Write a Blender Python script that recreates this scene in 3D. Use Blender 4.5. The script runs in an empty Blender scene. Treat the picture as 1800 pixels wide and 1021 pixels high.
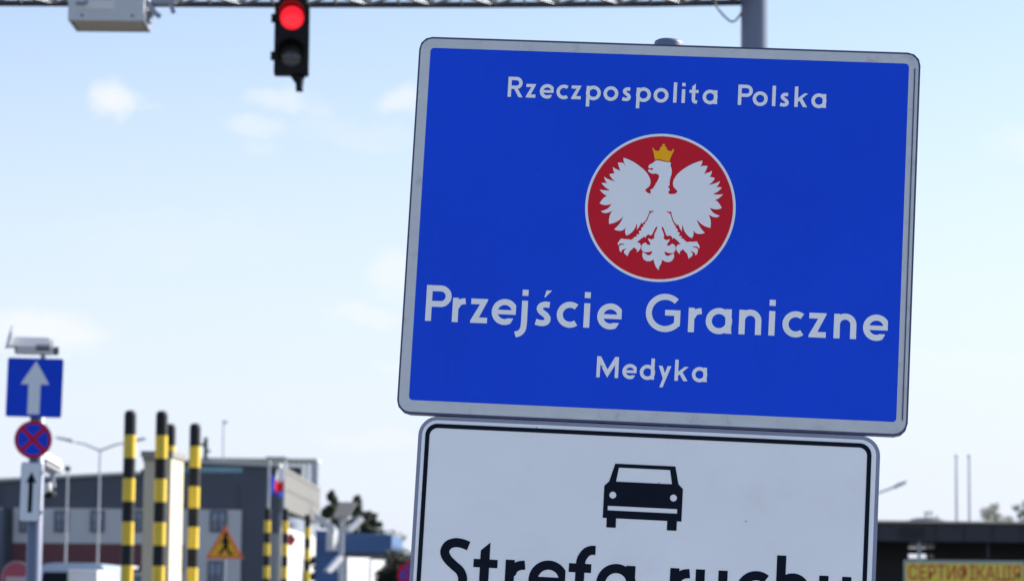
import bpy, bmesh, math, random
from mathutils import Vector, Matrix, geometry
R = math.radians
SC = bpy.context.scene
COL = SC.collection

# ------------------------------------------------------------------ camera
F = 5100.0                                   # focal length in pixels of the 1800 px wide photograph
CAM = Vector((0, 0, 1.6))
CROT = Matrix.Rotation(R(90) + math.atan(540 / F), 3, 'X') @ Matrix.Rotation(R(.55), 3, 'Z')
cd = bpy.data.cameras.new('camera'); cam = bpy.data.objects.new('camera', cd); COL.objects.link(cam)
cam.matrix_world = Matrix.Translation(CAM) @ CROT.to_4x4()
cd.sensor_fit = 'HORIZONTAL'; cd.sensor_width = 36; cd.lens = 36 * F / 1800
cd.clip_start = .1; cd.clip_end = 6000
cd.dof.use_dof = True; cd.dof.focus_distance = 6.86; cd.dof.aperture_fstop = 7.8
SC.camera = cam

# ------------------------------------------------------------------ light and sky
SUN_AZ, SUN_EL = 62, 34                      # degrees right of straight ahead, above the horizon
SC.view_settings.view_transform = 'Standard'; SC.view_settings.look = 'None'
SC.view_settings.exposure = .93; SC.view_settings.gamma = 1
sd = bpy.data.lights.new('sun', 'SUN'); sd.energy = 5.0; sd.angle = R(.53); sd.color = (1, .95, .87)
sun = bpy.data.objects.new('sun', sd); COL.objects.link(sun)
SDIR = Vector((math.sin(R(SUN_AZ)) * math.cos(R(SUN_EL)), math.cos(R(SUN_AZ)) * math.cos(R(SUN_EL)), math.sin(R(SUN_EL))))
sun.rotation_euler = (-SDIR).to_track_quat('-Z', 'Y').to_euler()

def at(px, py, Y):
    """world point seen at a photograph pixel, on the plane y = Y"""
    d = CROT @ Vector(((px - 900) / F, -(py - 510.5) / F, -1))
    return CAM + d * (Y / d.y)

class NT:
    def __init__(s, nt): s.nt = nt; s.n = nt.nodes; s.l = nt.links
    def node(s, t, **kw):
        n = s.n.new(t)
        for k, v in kw.items():
            if k.startswith('_'): setattr(n, k[1:], v)
        return n
    def set(s, sock, v):
        if hasattr(v, 'is_output'): s.l.new(v, sock)
        else: sock.default_value = v
    def math(s, op, a, b=None, c=None, clamp=False):
        n = s.n.new('ShaderNodeMath'); n.operation = op; n.use_clamp = clamp
        s.set(n.inputs[0], a)
        if b is not None: s.set(n.inputs[1], b)
        if c is not None: s.set(n.inputs[2], c)
        return n.outputs[0]
    def vmath(s, op, a, b=None):
        n = s.n.new('ShaderNodeVectorMath'); n.operation = op
        s.set(n.inputs[0], a)
        if b is not None: s.set(n.inputs[1], b)
        return n.outputs['Value'] if op in ('DOT_PRODUCT', 'LENGTH') else n.outputs[0]
    def mix(s, fac, a, b):
        n = s.n.new('ShaderNodeMix'); n.data_type = 'RGBA'
        s.set(n.inputs[0], fac); s.set(n.inputs[6], a); s.set(n.inputs[7], b)
        return n.outputs[2]
    def noise(s, vec, scale, detail=3, rough=.55):
        n = s.n.new('ShaderNodeTexNoise'); s.set(n.inputs['Vector'], vec)
        n.inputs['Scale'].default_value = scale; n.inputs['Detail'].default_value = detail; n.inputs['Roughness'].default_value = rough
        return n.outputs[0], n.outputs[1]
    def ramp(s, v, lo, hi):
        n = s.n.new('ShaderNodeMapRange'); n.interpolation_type = 'SMOOTHSTEP'
        s.set(n.inputs[0], v); n.inputs[1].default_value = lo; n.inputs[2].default_value = hi
        return n.outputs[0]

W = bpy.data.worlds.new('World'); SC.world = W; W.use_nodes = True
w = NT(W.node_tree); w.n.clear()
out = w.node('ShaderNodeOutputWorld'); bg = w.node('ShaderNodeBackground'); w.l.new(bg.outputs[0], out.inputs[0])
sky = w.node('ShaderNodeTexSky', _sky_type='NISHITA'); sky.sun_disc = False
sky.sun_elevation = R(SUN_EL); sky.sun_rotation = R(SUN_AZ); sky.air_density = 1.0; sky.dust_density = .6; sky.ozone_density = 2.0
bg.inputs[1].default_value = .1
tc = w.node('ShaderNodeTexCoord'); D0 = tc.outputs['Generated']
_, ncol = w.noise(D0, 55, 5, .6)
warp = w.vmath('SUBTRACT', ncol, (.5, .5, .5))
wsc = w.node('ShaderNodeVectorMath', _operation='SCALE'); w.l.new(warp, wsc.inputs[0]); wsc.inputs[3].default_value = .018
DW = w.vmath('ADD', D0, wsc.outputs[0])
nf, _ = w.noise(D0, 120, 4, .6)
total = None
# small fair-weather cumulus: direction (through photograph pixel), half width and half height (radians), opacity
for px, py, sx, sy, op in [(204, 180, .0088, .0076, .95), (488, 178, .014, .0050, .55), (440, 228, .013, .0042, .5), (640, 238, .022, .006, .22), (560, 222, .012, .004, .16),
                           (716, 172, .010, .0058, .7), (70, 577, .026, .0078, .85), (650, 556, .016, .0045, .5), (700, 480, .012, .010, .6), (660, 770, .020, .004, .4),
                           (1900, 250, .03, .01, .6), (1700, 640, .03, .004, .2), (-300, 330, .03, .01, .8), (330, 420, .05, .012, .12), (560, 195, .006, .0025, .3), (455, 262, .009, .0022, .22), (250, 195, .010, .0022, .25), (120, 610, .012, .003, .3), (700, 640, .010, .003, .3)]:
    c = (at(px, py, 100) - CAM).normalized(); r = Vector((1, 0, 0)); u = c.cross(r).normalized() * -1
    if u.z < 0: u = -u
    d = w.vmath('SUBTRACT', DW, tuple(c))
    a = w.math('DIVIDE', w.vmath('DOT_PRODUCT', d, tuple(r)), sx * .86); b = w.math('DIVIDE', w.vmath('DOT_PRODUCT', d, tuple(u)), sy * .86)
    front = w.math('GREATER_THAN', w.vmath('DOT_PRODUCT', D0, tuple(c)), .5)
    q = w.math('ADD', w.math('MULTIPLY', a, a), w.math('MULTIPLY', b, b))
    m = w.math('SUBTRACT', 1.0, w.ramp(q, .0, 2.0)); m = w.math('MULTIPLY', m, w.math('ADD', .45, w.math('MULTIPLY', m, .55)))
    m = w.math('MULTIPLY', w.math('MULTIPLY', m, op * .74), front)
    total = m if total is None else w.math('MAXIMUM', total, m)
# scattered cloud over the rest of the sky (behind the camera and overhead)
bn, _ = w.noise(w.vmath('MULTIPLY', D0, (1, 1, 2.2)), 3.0, 6, .58)
sp = w.node('ShaderNodeSeparateXYZ'); w.l.new(D0, sp.inputs[0])
bk = w.math('MULTIPLY', w.ramp(bn, .54, .72), w.ramp(sp.outputs[1], .85, .5))
total = w.math('MAXIMUM', total, w.math('MULTIPLY', bk, .7))
total = w.math('MULTIPLY', total, w.math('ADD', .72, w.math('MULTIPLY', nf, .5)), clamp=True)
SKYMUL = w.node('ShaderNodeMix', _data_type='RGBA', _blend_type='MULTIPLY'); SKYMUL.inputs[0].default_value = 1
w.l.new(sky.outputs[0], SKYMUL.inputs[6]); SKYMUL.inputs[7].default_value = (.98, .925, .95, 1)
# pale haze low over the horizon
hz = w.math('MULTIPLY', w.math('SUBTRACT', 1.0, w.ramp(sp.outputs[2], -.02, .29)), .95)
base = w.mix(hz, SKYMUL.outputs[2], (4.3, 4.68, 5.55, 1))
w.l.new(w.mix(total, base, (5.3, 5.3, 5.8, 1)), bg.inputs[0])

# ------------------------------------------------------------------ materials
MATS = {}
def mat(name, col, rough=.6, metal=0, var=.12, vscale=6, bump=0, bscale=40, dirt=0, dirtcol=(.06, .05, .045), spec=.5, coat=0, emit=None, glass=False, streak=False, sheen=0, alpha=1, speck=0):
    if name in MATS: return MATS[name]
    m = bpy.data.materials.new(name); m.use_nodes = True
    t = NT(m.node_tree); p = t.n['Principled BSDF']
    tcx = t.node('ShaderNodeTexCoord'); V = tcx.outputs['Object']
    n1, _ = t.noise(V, vscale, 5, .6)
    k = t.math('ADD', 1 - var, t.math('MULTIPLY', n1, 2 * var))
    c = t.node('ShaderNodeVectorMath', _operation='SCALE'); c.inputs[0].default_value = col[:3]; t.l.new(k, c.inputs[3])
    colr = c.outputs[0]
    if dirt:
        V2 = V
        if streak:
            V2 = t.vmath('MULTIPLY', V, (9, .8, 9))
        n2, _ = t.noise(V2, vscale * 1.7, 8, .7)
        colr = t.mix(t.math('MULTIPLY', t.ramp(n2, .5, .78), dirt), colr, (*dirtcol, 1))
    if speck:                                          # small scattered specks of dirt and chips
        vo = t.node('ShaderNodeTexVoronoi'); vo.inputs['Scale'].default_value = 34; t.l.new(V, vo.inputs['Vector'])
        sx = t.node('ShaderNodeSeparateXYZ'); t.l.new(vo.outputs['Color'], sx.inputs[0])
        on = t.math('MULTIPLY', t.math('LESS_THAN', vo.outputs['Distance'], .085), t.math('GREATER_THAN', sx.outputs[0], .965))
        colr = t.mix(t.math('MULTIPLY', on, speck), colr, (.09, .09, .10, 1))
    t.l.new(colr, p.inputs['Base Color'])
    n3, _ = t.noise(V, vscale * 2.3, 3)
    t.l.new(t.math('ADD', rough - .08, t.math('MULTIPLY', n3, .16), clamp=True), p.inputs['Roughness'])
    p.inputs['Metallic'].default_value = metal
    p.inputs['Specular IOR Level'].default_value = spec
    p.inputs['Coat Weight'].default_value = coat
    p.inputs['Sheen Weight'].default_value = sheen; p.inputs['Sheen Roughness'].default_value = .35
    p.inputs['Alpha'].default_value = alpha
    if emit:
        p.inputs['Emission Color'].default_value = (*emit[:3], 1); p.inputs['Emission Strength'].default_value = emit[3]
    if glass: p.inputs['Transmission Weight'].default_value = glass
    if bump:
        b = t.node('ShaderNodeBump'); b.inputs['Strength'].default_value = bump; b.inputs['Distance'].default_value = .01
        nb, _ = t.noise(V, bscale, 4); t.l.new(nb, b.inputs['Height']); t.l.new(b.outputs[0], p.inputs['Normal'])
    MATS[name] = m
    return m

# ------------------------------------------------------------------ mesh helpers
class MB:
    """collects shapes into one mesh"""
    def __init__(s): s.v = []; s.f = []; s.mi = []; s.sm = []
    def add(s, vs, fs, mi=0, smooth=False):
        o = len(s.v); s.v += [tuple(v) for v in vs]
        for f in fs: s.f.append([o + i for i in f]); s.mi.append(mi); s.sm.append(smooth)
        return s
    def box(s, x0, x1, y0, y1, z0, z1, mi=0, M=None):
        vs = [Vector((x, y, z)) for x in (x0, x1) for y in (y0, y1) for z in (z0, z1)]
        if M: vs = [M @ v for v in vs]
        return s.add(vs, [(0, 1, 3, 2), (4, 6, 7, 5), (0, 4, 5, 1), (2, 3, 7, 6), (0, 2, 6, 4), (1, 5, 7, 3)], mi)
    def tube(s, pts, r, n=12, mi=0, caps=True, smooth=True):
        pts = [Vector(p) for p in pts]; rs = r if isinstance(r, (list, tuple)) else [r] * len(pts)
        rings = []; up = None
        for i, p in enumerate(pts):
            t = (pts[min(i + 1, len(pts) - 1)] - pts[max(i - 1, 0)]).normalized()
            if up is None: up = Vector((0, 0, 1)) if abs(t.z) < .9 else Vector((1, 0, 0))
            a = t.cross(up).normalized(); b = a.cross(t).normalized(); up = b
            rings.append([p + (a * math.cos(2 * math.pi * k / n) + b * math.sin(2 * math.pi * k / n)) * rs[i] for k in range(n)])
        vs = [v for g in rings for v in g]; fs = []
        for i in range(len(pts) - 1):
            for k in range(n):
                fs.append((i * n + k, i * n + (k + 1) % n, (i + 1) * n + (k + 1) % n, (i + 1) * n + k))
        s.add(vs, fs, mi, smooth)
        if caps:
            s.add(rings[0], [tuple(range(n - 1, -1, -1))], mi); s.add(rings[-1], [tuple(range(n))], mi)
        return s
    def lathe(s, prof, c=(0, 0, 0), n=24, mi=0, axis='Z', smooth=True):
        c = Vector(c); vs = []
        for r, h in prof:
            for k in range(n):
                a = 2 * math.pi * k / n
                v = Vector((r * math.cos(a), r * math.sin(a), h))
                if axis == 'Y': v = Vector((v.x, v.z, v.y))
                if axis == 'X': v = Vector((v.z, v.x, v.y))
                vs.append(c + v)
        fs = [(i * n + k, i * n + (k + 1) % n, (i + 1) * n + (k + 1) % n, (i + 1) * n + k) for i in range(len(prof) - 1) for k in range(n)]
        return s.add(vs, fs, mi, smooth)
    def prism(s, poly, w0, w1, mi=0, plane='XY', side_mi=None):
        """polygon (convex or not) extruded between w0 and w1 along the third axis"""
        n = len(poly)
        def P(a, b, c): return {'XY': (a, b, c), 'XZ': (a, c, b), 'YZ': (c, a, b)}[plane]
        lo = [P(a, b, w0) for a, b in poly]; hi = [P(a, b, w1) for a, b in poly]
        s.add(lo + hi, [tuple(range(n))[::-1], tuple(range(n, 2 * n))], mi)
        return s.add(lo + hi, [(i, (i + 1) % n, n + (i + 1) % n, n + i) for i in range(n)], mi if side_mi is None else side_mi)
    def sheet(s, polys, w, holes=(), mi=0):
        """flat union of polygons (minus holes) at height w: a clean, non overlapping triangulation"""
        vs = []; fs = []
        for p in list(polys) + list(holes):
            o = len(vs); vs += [Vector((a, b)) for a, b in p]; fs.append([o + i for i in range(len(p))])
        r = geometry.delaunay_2d_cdt(vs, [], fs, 0, 1e-6)
        bb = [(min(a for a, b in p), max(a for a, b in p), min(b for a, b in p), max(b for a, b in p), p) for p in polys]
        hb = [(min(a for a, b in p), max(a for a, b in p), min(b for a, b in p), max(b for a, b in p), p) for p in holes]
        def inside(x, y, L):
            for x0, x1, y0, y1, p in L:
                if x0 <= x <= x1 and y0 <= y <= y1:
                    c = False; j = len(p) - 1
                    for i in range(len(p)):
                        if (p[i][1] > y) != (p[j][1] > y) and x < (p[j][0] - p[i][0]) * (y - p[i][1]) / (p[j][1] - p[i][1]) + p[i][0]: c = not c
                        j = i
                    if c: return True
            return False
        keep = []
        for t in r[2]:
            cx = sum(r[0][i].x for i in t) / 3; cy = sum(r[0][i].y for i in t) / 3
            if inside(cx, cy, bb) and not inside(cx, cy, hb):
                a, b, c = (r[0][i] for i in t)
                keep.append(tuple(t) if (b - a).cross(c - a) > 0 else tuple(t)[::-1])
        return s.add([(v.x, v.y, w) for v in r[0]], keep, mi)
    def build(s, name, mats, parent=None, M=None, bevel=0, loc=None):
        me = bpy.data.meshes.new(name); me.from_pydata(s.v, [], s.f)
        for m in (mats if isinstance(mats, (list, tuple)) else [mats]): me.materials.append(m)
        for p, i, q in zip(me.polygons, s.mi, s.sm): p.material_index = i; p.use_smooth = q
        bm = bmesh.new(); bm.from_mesh(me)
        bmesh.ops.delete(bm, geom=[v for v in bm.verts if not v.link_faces], context='VERTS')
        bm.to_mesh(me); bm.free(); me.update()
        o = bpy.data.objects.new(name, me); COL.objects.link(o)
        if parent: o.parent = parent
        if M is not None: o.matrix_local = M
        if loc is not None: o.location = loc
        if bevel:
            b = o.modifiers.new('bevel', 'BEVEL'); b.width = bevel; b.segments = 2; b.limit_method = 'ANGLE'; b.angle_limit = R(35)
        return o

def tag(o, label=None, cat=None, group=None, kind=None):
    for k, v in (('label', label), ('category', cat), ('group', group), ('kind', kind)):
        if v: o[k] = v
    return o
def thing(name, label, cat, loc=(0, 0, 0), rotz=0, group=None, M=None):
    o = bpy.data.objects.new(name, None); COL.objects.link(o); o.empty_display_size = .2
    o.location = loc; o.rotation_euler = (0, 0, rotz)
    if M is not None: o.matrix_world = M
    return tag(o, label, cat, group)
def copy_tree(o, parent=None):
    c = o.copy(); COL.objects.link(c)
    if parent: c.parent = parent
    for ch in [x for x in bpy.data.objects if x.parent == o]: copy_tree(ch, c)
    return c
def rrect(hx, hy, r, n=5, cx=0, cy=0, x0=None, x1=None, y0=None, y1=None):
    if x0 is None: x0, x1, y0, y1 = cx - hx, cx + hx, cy - hy, cy + hy
    p = []
    for (a, b, s0) in ((x1 - r, y1 - r, 0), (x0 + r, y1 - r, 90), (x0 + r, y0 + r, 180), (x1 - r, y0 + r, 270)):
        for k in range(n + 1):
            t = R(s0 + 90 * k / n); p.append((a + r * math.cos(t), b + r * math.sin(t)))
    return p
def circle(cx, cy, r, n=64): return [(cx + r * math.cos(2 * math.pi * k / n), cy + r * math.sin(2 * math.pi * k / n)) for k in range(n)]

# ------------------------------------------------------------------ road-sign lettering, drawn stroke by stroke (cap height 1)
S = .165
def ribbon(pts, wd=S):
    pts = [Vector(p) for p in pts]; pts = [p for i, p in enumerate(pts) if i == 0 or (p - pts[i - 1]).length > 1e-5]; L = []; Rr = []
    for i, p in enumerate(pts):
        if i == 0: t = (pts[1] - p).normalized(); k = 1
        elif i == len(pts) - 1: t = (p - pts[i - 1]).normalized(); k = 1
        else:
            a = (p - pts[i - 1]).normalized(); b = (pts[i + 1] - p).normalized(); t = (a + b).normalized(); k = 1 / max(.5, math.sqrt((1 + a.dot(b)) / 2))
        n = Vector((-t.y, t.x)) * wd / 2 * k; L.append(p + n); Rr.append(p - n)
    return [[tuple(L[i]), tuple(L[i + 1]), tuple(Rr[i + 1]), tuple(Rr[i])] for i in range(len(pts) - 1)]
def arc(cx, cy, r, a0, a1, n=None):
    n = n or max(4, int(abs(a1 - a0) / 7)); return [(cx + r * math.cos(R(a0 + (a1 - a0) * k / n)), cy + r * math.sin(R(a0 + (a1 - a0) * k / n))) for k in range(n + 1)]
def spline(c, n=7):
    c = [Vector(p) for p in c]; c = [c[0] * 2 - c[1]] + c + [c[-1] * 2 - c[-2]]; o = []
    for i in range(1, len(c) - 2):
        for k in range(n):
            t = k / n; a, b, d, e = c[i - 1:i + 3]
            o.append(tuple(.5 * (2 * b + (d - a) * t + (2 * a - 5 * b + 4 * d - e) * t * t + (3 * b - a - 3 * d + e) * t ** 3)))
    o.append(tuple(c[-2])); return o
def rc(x0, x1, y0, y1): return [[(x0, y0), (x1, y0), (x1, y1), (x0, y1)]]
def ring(cx, cy=.3375, r=.2775): return ribbon(arc(cx, cy, r, 0, 360, 48))
X = .675; H2 = S / 2
def clipx(polys, xm):
    r = []
    for p in polys:
        o = []
        for i in range(len(p)):
            u, v = p[i], p[(i + 1) % len(p)]
            if u[0] <= xm: o.append(u)
            if (u[0] <= xm) != (v[0] <= xm): t = (xm - u[0]) / (v[0] - u[0]); o.append((xm, u[1] + (v[1] - u[1]) * t))
        if len(o) > 2: r.append(o)
    return r
GLY = {
 'o': ring(.36), 'c': ribbon(arc(.36, .3375, .2775, 52, 308)),
 'p': ring(.34) + rc(0, S, -.34, X), 'a': ring(.36) + [[(.535, 0), (.715, 0), (.70, .12), (.70, X), (.535, X)]],
 'd': ring(.36) + rc(.52, .685, 0, 1),
 'e': clipx(ribbon(arc(.36, .3375, .2775, 0, 298)), .667) + rc(.53, .667, .27, .345) + rc(.12, .6, .27, .395) + [[(.4516, .1653), (.607, .1653), (.529, .0196)]],
 'z': [[(0, X), (.465, X), (.465, .64), (.235, .155), (.465, .155), (.465, 0), (0, 0), (0, .06), (.245, .52), (0, .52)]],
 's': ribbon(spline([(.394, .583), (.27, .592), (.16, .55), (.125, .465), (.18, .385), (.29, .305), (.355, .215), (.335, .12), (.25, .078), (.144, .078), (.03, .105)])),
 'l': rc(0, S, 0, 1), 'i': rc(0, S, 0, X) + rc(0, S, .82, .985),
 'j': rc(0, S, .81, .98) + ribbon([(H2, X), (H2, .3)] + spline([(H2, .3), (H2, .05), (.06, -.12), (-.02, -.225), (-.145, -.275)])),
 't': rc(0, .44, .51, .66) + [[(.12, .3), (.29, .3), (.29, .97), (.12, .82)]] + ribbon([(.205, .5), (.205, .3)] + spline([(.205, .3), (.207, .19), (.245, .095), (.39, .055)])),
 'k': rc(0, S, 0, 1) + [[(.14, .41), (.46, X), (.64, X), (.14, .215)]] + [[(.22, .34), (.34, .46), (.62, 0), (.42, 0)]],
 'r': rc(0, S, 0, X) + ribbon(spline([(.11, .42), (.16, .52), (.25, .575), (.355, .592)])),
 'n': rc(0, S, 0, X) + ribbon(arc(.305, .385, .2225, 175, 0) + [(.5275, 0)]),
 'u': rc(.41, .575, 0, X) + ribbon(arc(.2875, .28, .205, 365, 180) + [(H2, X)]),
 'h': rc(0, S, 0, 1) + ribbon(arc(.305, .385, .2225, 175, 0) + [(.5275, 0)]),
 'f': rc(0, .407, .51, .67) + ribbon([(.205, 0), (.205, .64)] + spline([(.205, .64), (.225, .76), (.30, .875), (.39, .92), (.47, .922)])),
 'y': [[(.415, X), (.59, X), (.22, -.34), (.07, -.34)], [(0, X), (.175, X), (.335, .25), (.225, .06)]],
 'P': rc(0, S, 0, 1) + ribbon([(0, .9175), (.40, .9175)] + arc(.40, .7, .2175, 90, -90) + [(0, .4825)]),
 'R': rc(0, S, 0, 1) + ribbon([(0, .9175), (.40, .9175)] + arc(.40, .7, .2175, 90, -90) + [(0, .4825)]) + [[(.28, .45), (.46, .45), (.73, 0), (.53, 0)]],
 'G': ribbon(arc(.53, .5, .445, 47, 322)) + rc(.785, .95, .16, .585) + rc(.53, .9, .43, .585) + [[(.80, .30), (.95, .30), (.95, .16), (.89, .12), (.80, .2)]],
 'S': ribbon(spline([(.515, .886), (.40, .925), (.267, .936), (.14, .885), (.083, .765), (.133, .645), (.25, .535), (.38, .43), (.44, .30), (.42, .17), (.33, .085), (.2, .078), (.03, .13)])),
 'M': [[(0, 0), (S, 0), (S, .8), (.02, 1), (0, 1)], [(.865, 0), (1.03, 0), (1.03, 1), (1.01, 1), (.865, .8)], [(.0, 1), (.18, 1), (.515, .39), (.515, 0), (.13, .68)], [(1.03, 1), (.85, 1), (.515, .39), (.515, 0), (.90, .68)]],
}
GLY['ś'] = GLY['s'] + [[(.235, .79), (.26, .79), (.44, .985), (.285, .985)]]
def lettering(mb, s, xs, base, cap, w):
    for ch, x in zip(s, xs):
        mb.sheet([[(x + a * cap, base + b * cap) for a, b in p] for p in GLY[ch]], w)
    return mb

# ------------------------------------------------------------------ colours
m_blue = mat('blue_film', (.005, .064, .70), .42, var=.16, vscale=1.6, speck=.6, dirt=.12, dirtcol=(.008, .05, .42), streak=True, spec=.12)
m_white = mat('white_film', (.78, .83, .88), .45, var=.07, vscale=2.5, speck=.5, dirt=.2, dirtcol=(.42, .42, .42), spec=.12)
m_greyfilm = mat('grey_film', (.50, .55, .60), .5, var=.14, vscale=14, speck=.7, dirt=.55, dirtcol=(.26, .27, .28), spec=.3)
m_red = mat('red_film', (.56, .012, .030), .45, var=.09, vscale=4, spec=.12)
m_gold = mat('gold_film', (.88, .44, .014), .45, var=.05, spec=.12)
m_black = mat('black_film', (.006, .010, .021), .6, var=.1, spec=.06)
m_edge = mat('sign_edge', (.055, .07, .15), .5, metal=.2, var=.25, vscale=18, dirt=.8, dirtcol=(.03, .028, .03))
m_lip = mat('sign_lip', (.22, .25, .36), .5, metal=.2, var=.1, vscale=10, dirt=.3, dirtcol=(.1, .1, .12))
m_galv = mat('galvanised_steel', (.30, .33, .40), .5, metal=.45, var=.15, vscale=9, bump=.08)
m_dsteel = mat('dark_painted_steel', (.15, .18, .27), .42, metal=0, var=.1, vscale=5)
m_chord = mat('weathered_steel', (.05, .052, .06), .6, metal=0, var=.2, vscale=12)
m_lattice = mat('bright_steel', (.26, .25, .25), .45, metal=.2, var=.15)
m_blk = mat('black_plastic', (.007, .008, .010), .55, var=.1, spec=.2)
m_lens = mat('red_lamp', (.6, .01, .015), .3, emit=(1, .02, .04, .5))
m_dlens = mat('dark_lamp', (.035, .037, .043), .28, coat=.4)
m_redin = mat('visor_glow_paint', (.25, .012, .015), .5)  # red glow of the burning lamp, put into the visor's inner colour
m_cable = mat('black_cable', (.03, .035, .035), .5)
m_lightgrey = mat('light_grey_paint', (.55, .57, .61), .45, var=.08)
m_tan = mat('diffuser', (.55, .50, .40), .5, var=.12, vscale=3)
m_camw = mat('white_housing', (.68, .68, .68), .4, var=.05)
m_yel = mat('yellow_paint', (.84, .59, .04), .45, var=.08, vscale=5, dirt=.4, dirtcol=(.40, .28, .07))
m_blkp = mat('black_paint', (.010, .011, .015), .6, spec=.3, sheen=.5, var=.15, vscale=5, dirt=.15, dirtcol=(.06, .06, .06))
m_concr = mat('cream_render', (.56, .52, .40), .8, var=.08, vscale=2, bump=.2, dirt=.2, dirtcol=(.35, .33, .28), streak=True)
m_capg = mat('cap_metal', (.27, .26, .24), .6, var=.1)
m_wall = mat('dark_cladding', (.085, .094, .120), .6, var=.08, vscale=.4)
m_wallw = mat('white_render', (.60, .60, .59), .8, var=.06, vscale=.5, dirt=.12, dirtcol=(.4, .4, .4), streak=True)
m_wallr = mat('dark_red_cladding', (.155, .052, .060), .7, var=.08, vscale=.6)
m_side = mat('grey_panels', (.17, .17, .165), .7, var=.08, vscale=.5)
m_frame = mat('window_frame', (.06, .065, .08), .5)
m_glass = mat('window_glass', (.10, .14, .22), .12, spec=.8, var=.3, vscale=.8)
m_teal = mat('clerestory_glass', (.10, .30, .38), .15, spec=.8, var=.35, vscale=.5)
m_pglass = mat('pale_glass', (.45, .58, .66), .08, spec=.8, var=.2, vscale=.3, alpha=.28)
m_roof = mat('roof_metal', (.62, .60, .57), .5, var=.08)
m_lamp = mat('lamp_grey', (.50, .52, .56), .5, metal=.2, var=.08)
m_orange = mat('orange_film', (.85, .12, .015), .45, var=.06)
m_amber = mat('amber_film', (.88, .43, .008), .45, var=.07)
m_bblue = mat('blue_cladding', (.055, .13, .29), .55, var=.12, vscale=.7)
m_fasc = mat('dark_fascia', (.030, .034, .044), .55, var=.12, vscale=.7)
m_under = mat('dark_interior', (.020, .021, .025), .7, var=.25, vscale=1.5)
m_conif = [mat('conifer_needles', (.030, .045, .028), .8, var=.5, vscale=1.3), mat('conifer_needles_light', (.055, .075, .040), .8, var=.4, vscale=1.3)]
m_leaf = [mat('bush_leaves', (.016, .024, .013), .8, var=.5, vscale=2), mat('bush_leaves_light', (.060, .075, .035), .8, var=.4, vscale=2)]
m_twig = [mat('spring_buds', (.25, .25, .19), .8, var=.3, vscale=2), mat('spring_buds_pale', (.36, .36, .29), .8, var=.3, vscale=2)]
m_bark = mat('bark', (.10, .08, .06), .9, var=.3, vscale=4, bump=.5)

# ------------------------------------------------------------------ ground
asph = mat('asphalt', (.060, .060, .062), .85, var=.3, vscale=30, bump=.6, bscale=250, dirt=.3, dirtcol=(.09, .085, .08))
pave = mat('paving', (.33, .32, .31), .85, var=.2, vscale=8, bump=.5, bscale=120, dirt=.3, dirtcol=(.18, .17, .15))
grass = mat('verge', (.075, .085, .035), .9, var=.5, vscale=1.5, bump=.8, bscale=80)
tag(MB().add([(-2500, -2500, -.02), (2500, -2500, -.02), (2500, 2500, -.02), (-2500, 2500, -.02)], [(0, 1, 2, 3)]).build('ground', grass), kind='structure')
tag(MB().add([(-60, 14, 0), (70, 14, 0), (70, 146, 0), (-60, 146, 0)], [(0, 1, 2, 3)]).build('road', asph), kind='structure')
pv = MB().box(-14, 14, -25, 12.6, -.2, .004)
tag(pv.build('pavement', pave), kind='structure')
tag(MB().box(-14, 14, 12.6, 12.8, -.2, .125).build('kerb', mat('kerb_stone', (.3, .3, .29), .85, var=.15, vscale=6), bevel=.015), kind='structure')
lm = MB()
for x in (-12, -4, 4, 12):
    for k in range(9): lm.add([(x, 20 + 9 * k, .005), (x + .15, 20 + 9 * k, .005), (x + .15, 24 + 9 * k, .005), (x, 24 + 9 * k, .005)], [(0, 1, 2, 3)])
tag(lm.build('lane_markings', mat('road_paint', (.7, .7, .68), .7, var=.2, vscale=8)), kind='structure')

# ------------------------------------------------------------------ the border sign, the zone sign below it and their post
SM = Matrix.Rotation(-.09285354, 3, 'Z') @ Matrix.Rotation(math.pi / 2 - .05401467, 3, 'X') @ Matrix.Rotation(-.04205792, 3, 'Z')
ST = Vector((.34696986, 6.82070621, 2.46319805))
SIGN = Matrix.Translation(ST) @ SM.to_4x4()            # local x right, y up, z towards the reader

bs = thing('border_sign', 'large blue sign with a white eagle on a red disc, above the white car sign', 'sign', M=SIGN)
oct_ = rrect(.6, .4575, .031, 3)
b = MB(); b.prism(oct_, -.034, -.002); b.build('panel', m_edge, bs, bevel=.0025)
fr = MB(); fr.sheet([rrect(.5955, .4525, .028, 4)], .0, [rrect(0, 0, .009, 4, x0=-.5720, x1=.5730, y0=-.4248, y1=.4300)])
fr.build('frame', m_greyfilm, bs)
rm = MB()                                              # the loose edge strip on the right of the frame
rm.box(.5855, .5882, -.420, .418, .0003, .0016); rm.build('edge_seam', m_edge, bs)
fld = MB(); fld.sheet([rrect(0, 0, .009, 4, x0=-.5720, x1=.5730, y0=-.4248, y1=.4300)], .0); fld.build('face', m_blue, bs)
em = MB(); em.sheet([circle(0, .0602, .1785, 128)], .0006); emb = em.build('emblem_rim', m_white, bs)
dk = MB(); dk.sheet([circle(0, .0602, .1722, 128)], .0012); dk.build('emblem_disc', m_red, emb)
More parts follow.
